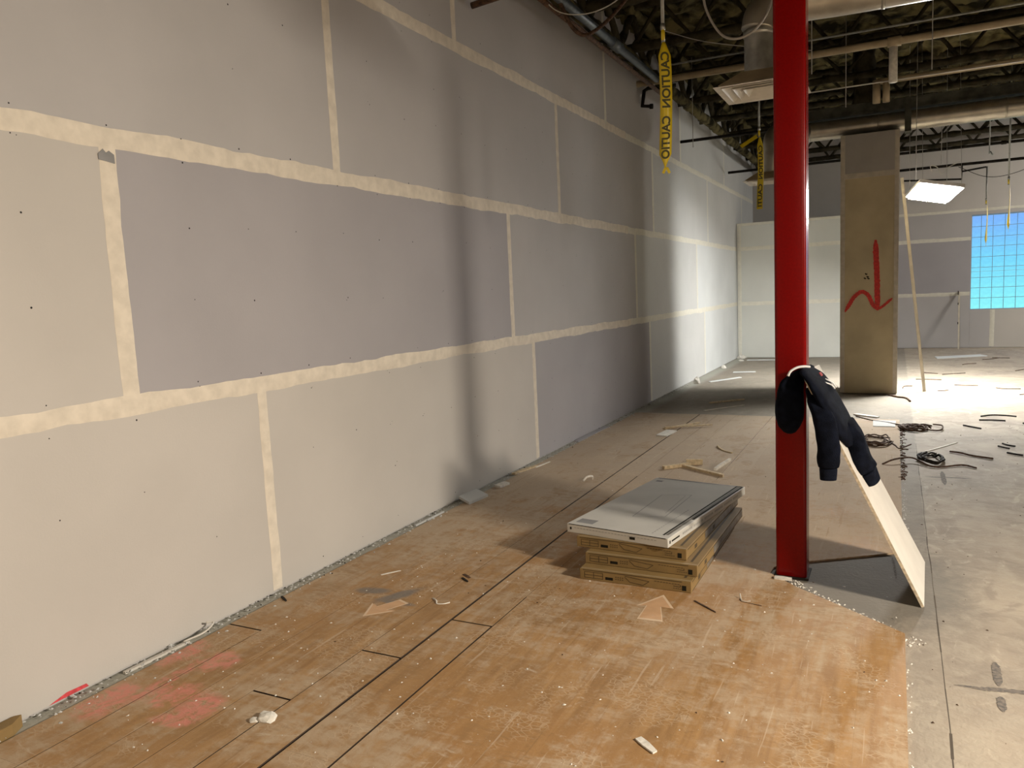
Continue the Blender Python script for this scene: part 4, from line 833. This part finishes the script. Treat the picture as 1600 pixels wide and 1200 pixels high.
wire([(4.13, 8.62, .012), (4.16, 8.55, .012), (4.22, 8.50, .012)], .008, 'darkwire', 'small dark scrap, upper of three on the right floor'); wire([(4.08, 8.48, .012), (4.12, 8.42, .012), (4.16, 8.38, .012)], .008, 'darkwire', 'small dark scrap, middle of three on the right floor'); wire([(4.12, 8.18, .012), (4.18, 8.12, .012), (4.23, 8.09, .012)], .009, 'darkwire', 'small dark scrap, lowest of three on the right floor')
for x, y_, a, l in ((4.0, 13.2, .3, .5), (4.5, 12.9, .1, .5), (3.75, 12.5, .2, .25), (3.9, 14.6, .5, .7), (4.3, 16.2, .2, .6), (4.7, 17.2, .4, .8), (3.5, 13.9, .1, .6), (3.3, 12.75, .2, .5), (4.7, 12.2, .0, .4), (3.6, 14.9, .2, .5), (5.0, 15.2, .2, .5), (4.9, 17.6, .6, .5)):
    a = U(-.9, 1.2); l *= .6
    o = G().tube(curve([(x, y_, .010), (x+l*.4*math.cos(a)+U(-.05, .05), y_+l*.4*math.sin(a)+U(-.1, .1), .014), (x+l*math.cos(a), y_+l*math.sin(a), .010)], 4), .006, 5).obj('wire_piece', 'brownwire', None, (x, y_, 0), True)
    tag(o, 'short dark wire scrap scattered on the bright far floor', 'wire', 'wire scraps on the far floor')
# crumbs nobody could count
def crumbs(name, m, n_, sampler, lo, hi, label, cat='rubble'):
    g = G()
    for i in range(n_):
        x, y_, z = sampler(); s = U(lo, hi); a = U(0, 6.3); s2 = s*U(.5, 1.6)
        V = [(x+math.cos(a+k*1.57+U(-.4, .4))*(s if k % 2 else s2), y_+math.sin(a+k*1.57+U(-.4, .4))*(s if k % 2 else s2), z) for k in range(4)]+[(x+U(-.3, .3)*s, y_+U(-.3, .3)*s, z+s*U(.5, 1.1))]
        g.add(V, [(0, 1, 4), (1, 2, 4), (2, 3, 4), (3, 0, 4), (3, 2, 1, 0)])
    o = fix(g.obj(name, m)); return tag(o, label, cat, kind='stuff')
crumbs('plaster_crumbs', 'gyp', 420, lambda: (U(.3, 3.22), 1.7+abs(random.gauss(0, 2.2)), .0102), .0015, .0065, 'white plaster crumbs strewn over the brown planks')
def near_col():
    a = U(-.9, .8); return (2.70+U(-.12, .6), 4.33-U(0, .10)+(-.72 if 0 else 0)-.0*a, .0005)
def diag():
    q = U(0, 1); return (2.60+.68*q+U(-.02, .06), 4.36-.66*q+U(.0, .07), .0005)
crumbs('concrete_crumbs', 'gyp', 190, diag, .002, .009, 'pale grit along the cut plank edge at the red column')
crumbs('wall_rubble', 'skim', 900, lambda: (abs(random.gauss(.03, .05))+.004, U(1.6, 13), .0104), .002, .010, 'grey dust and rubble along the long wall base')
crumbs('wall_dirt', 'darkwire', 130, lambda: (abs(random.gauss(.02, .05))+.004, U(1.6, 13), .0104), .002, .009, 'dark dirt bits along the long wall base')
crumbs('dark_grit', 'brownwire', 150, lambda: (U(3.3, 4.6), U(2.5, 10), .0005), .002, .007, 'dark grit scattered over the bare concrete')
crumbs('plank_grit', 'brownwire', 90, lambda: (U(.4, 3.2), U(2.2, 9.5), .0102), .0015, .006, 'dark grit scattered over the brown planks')
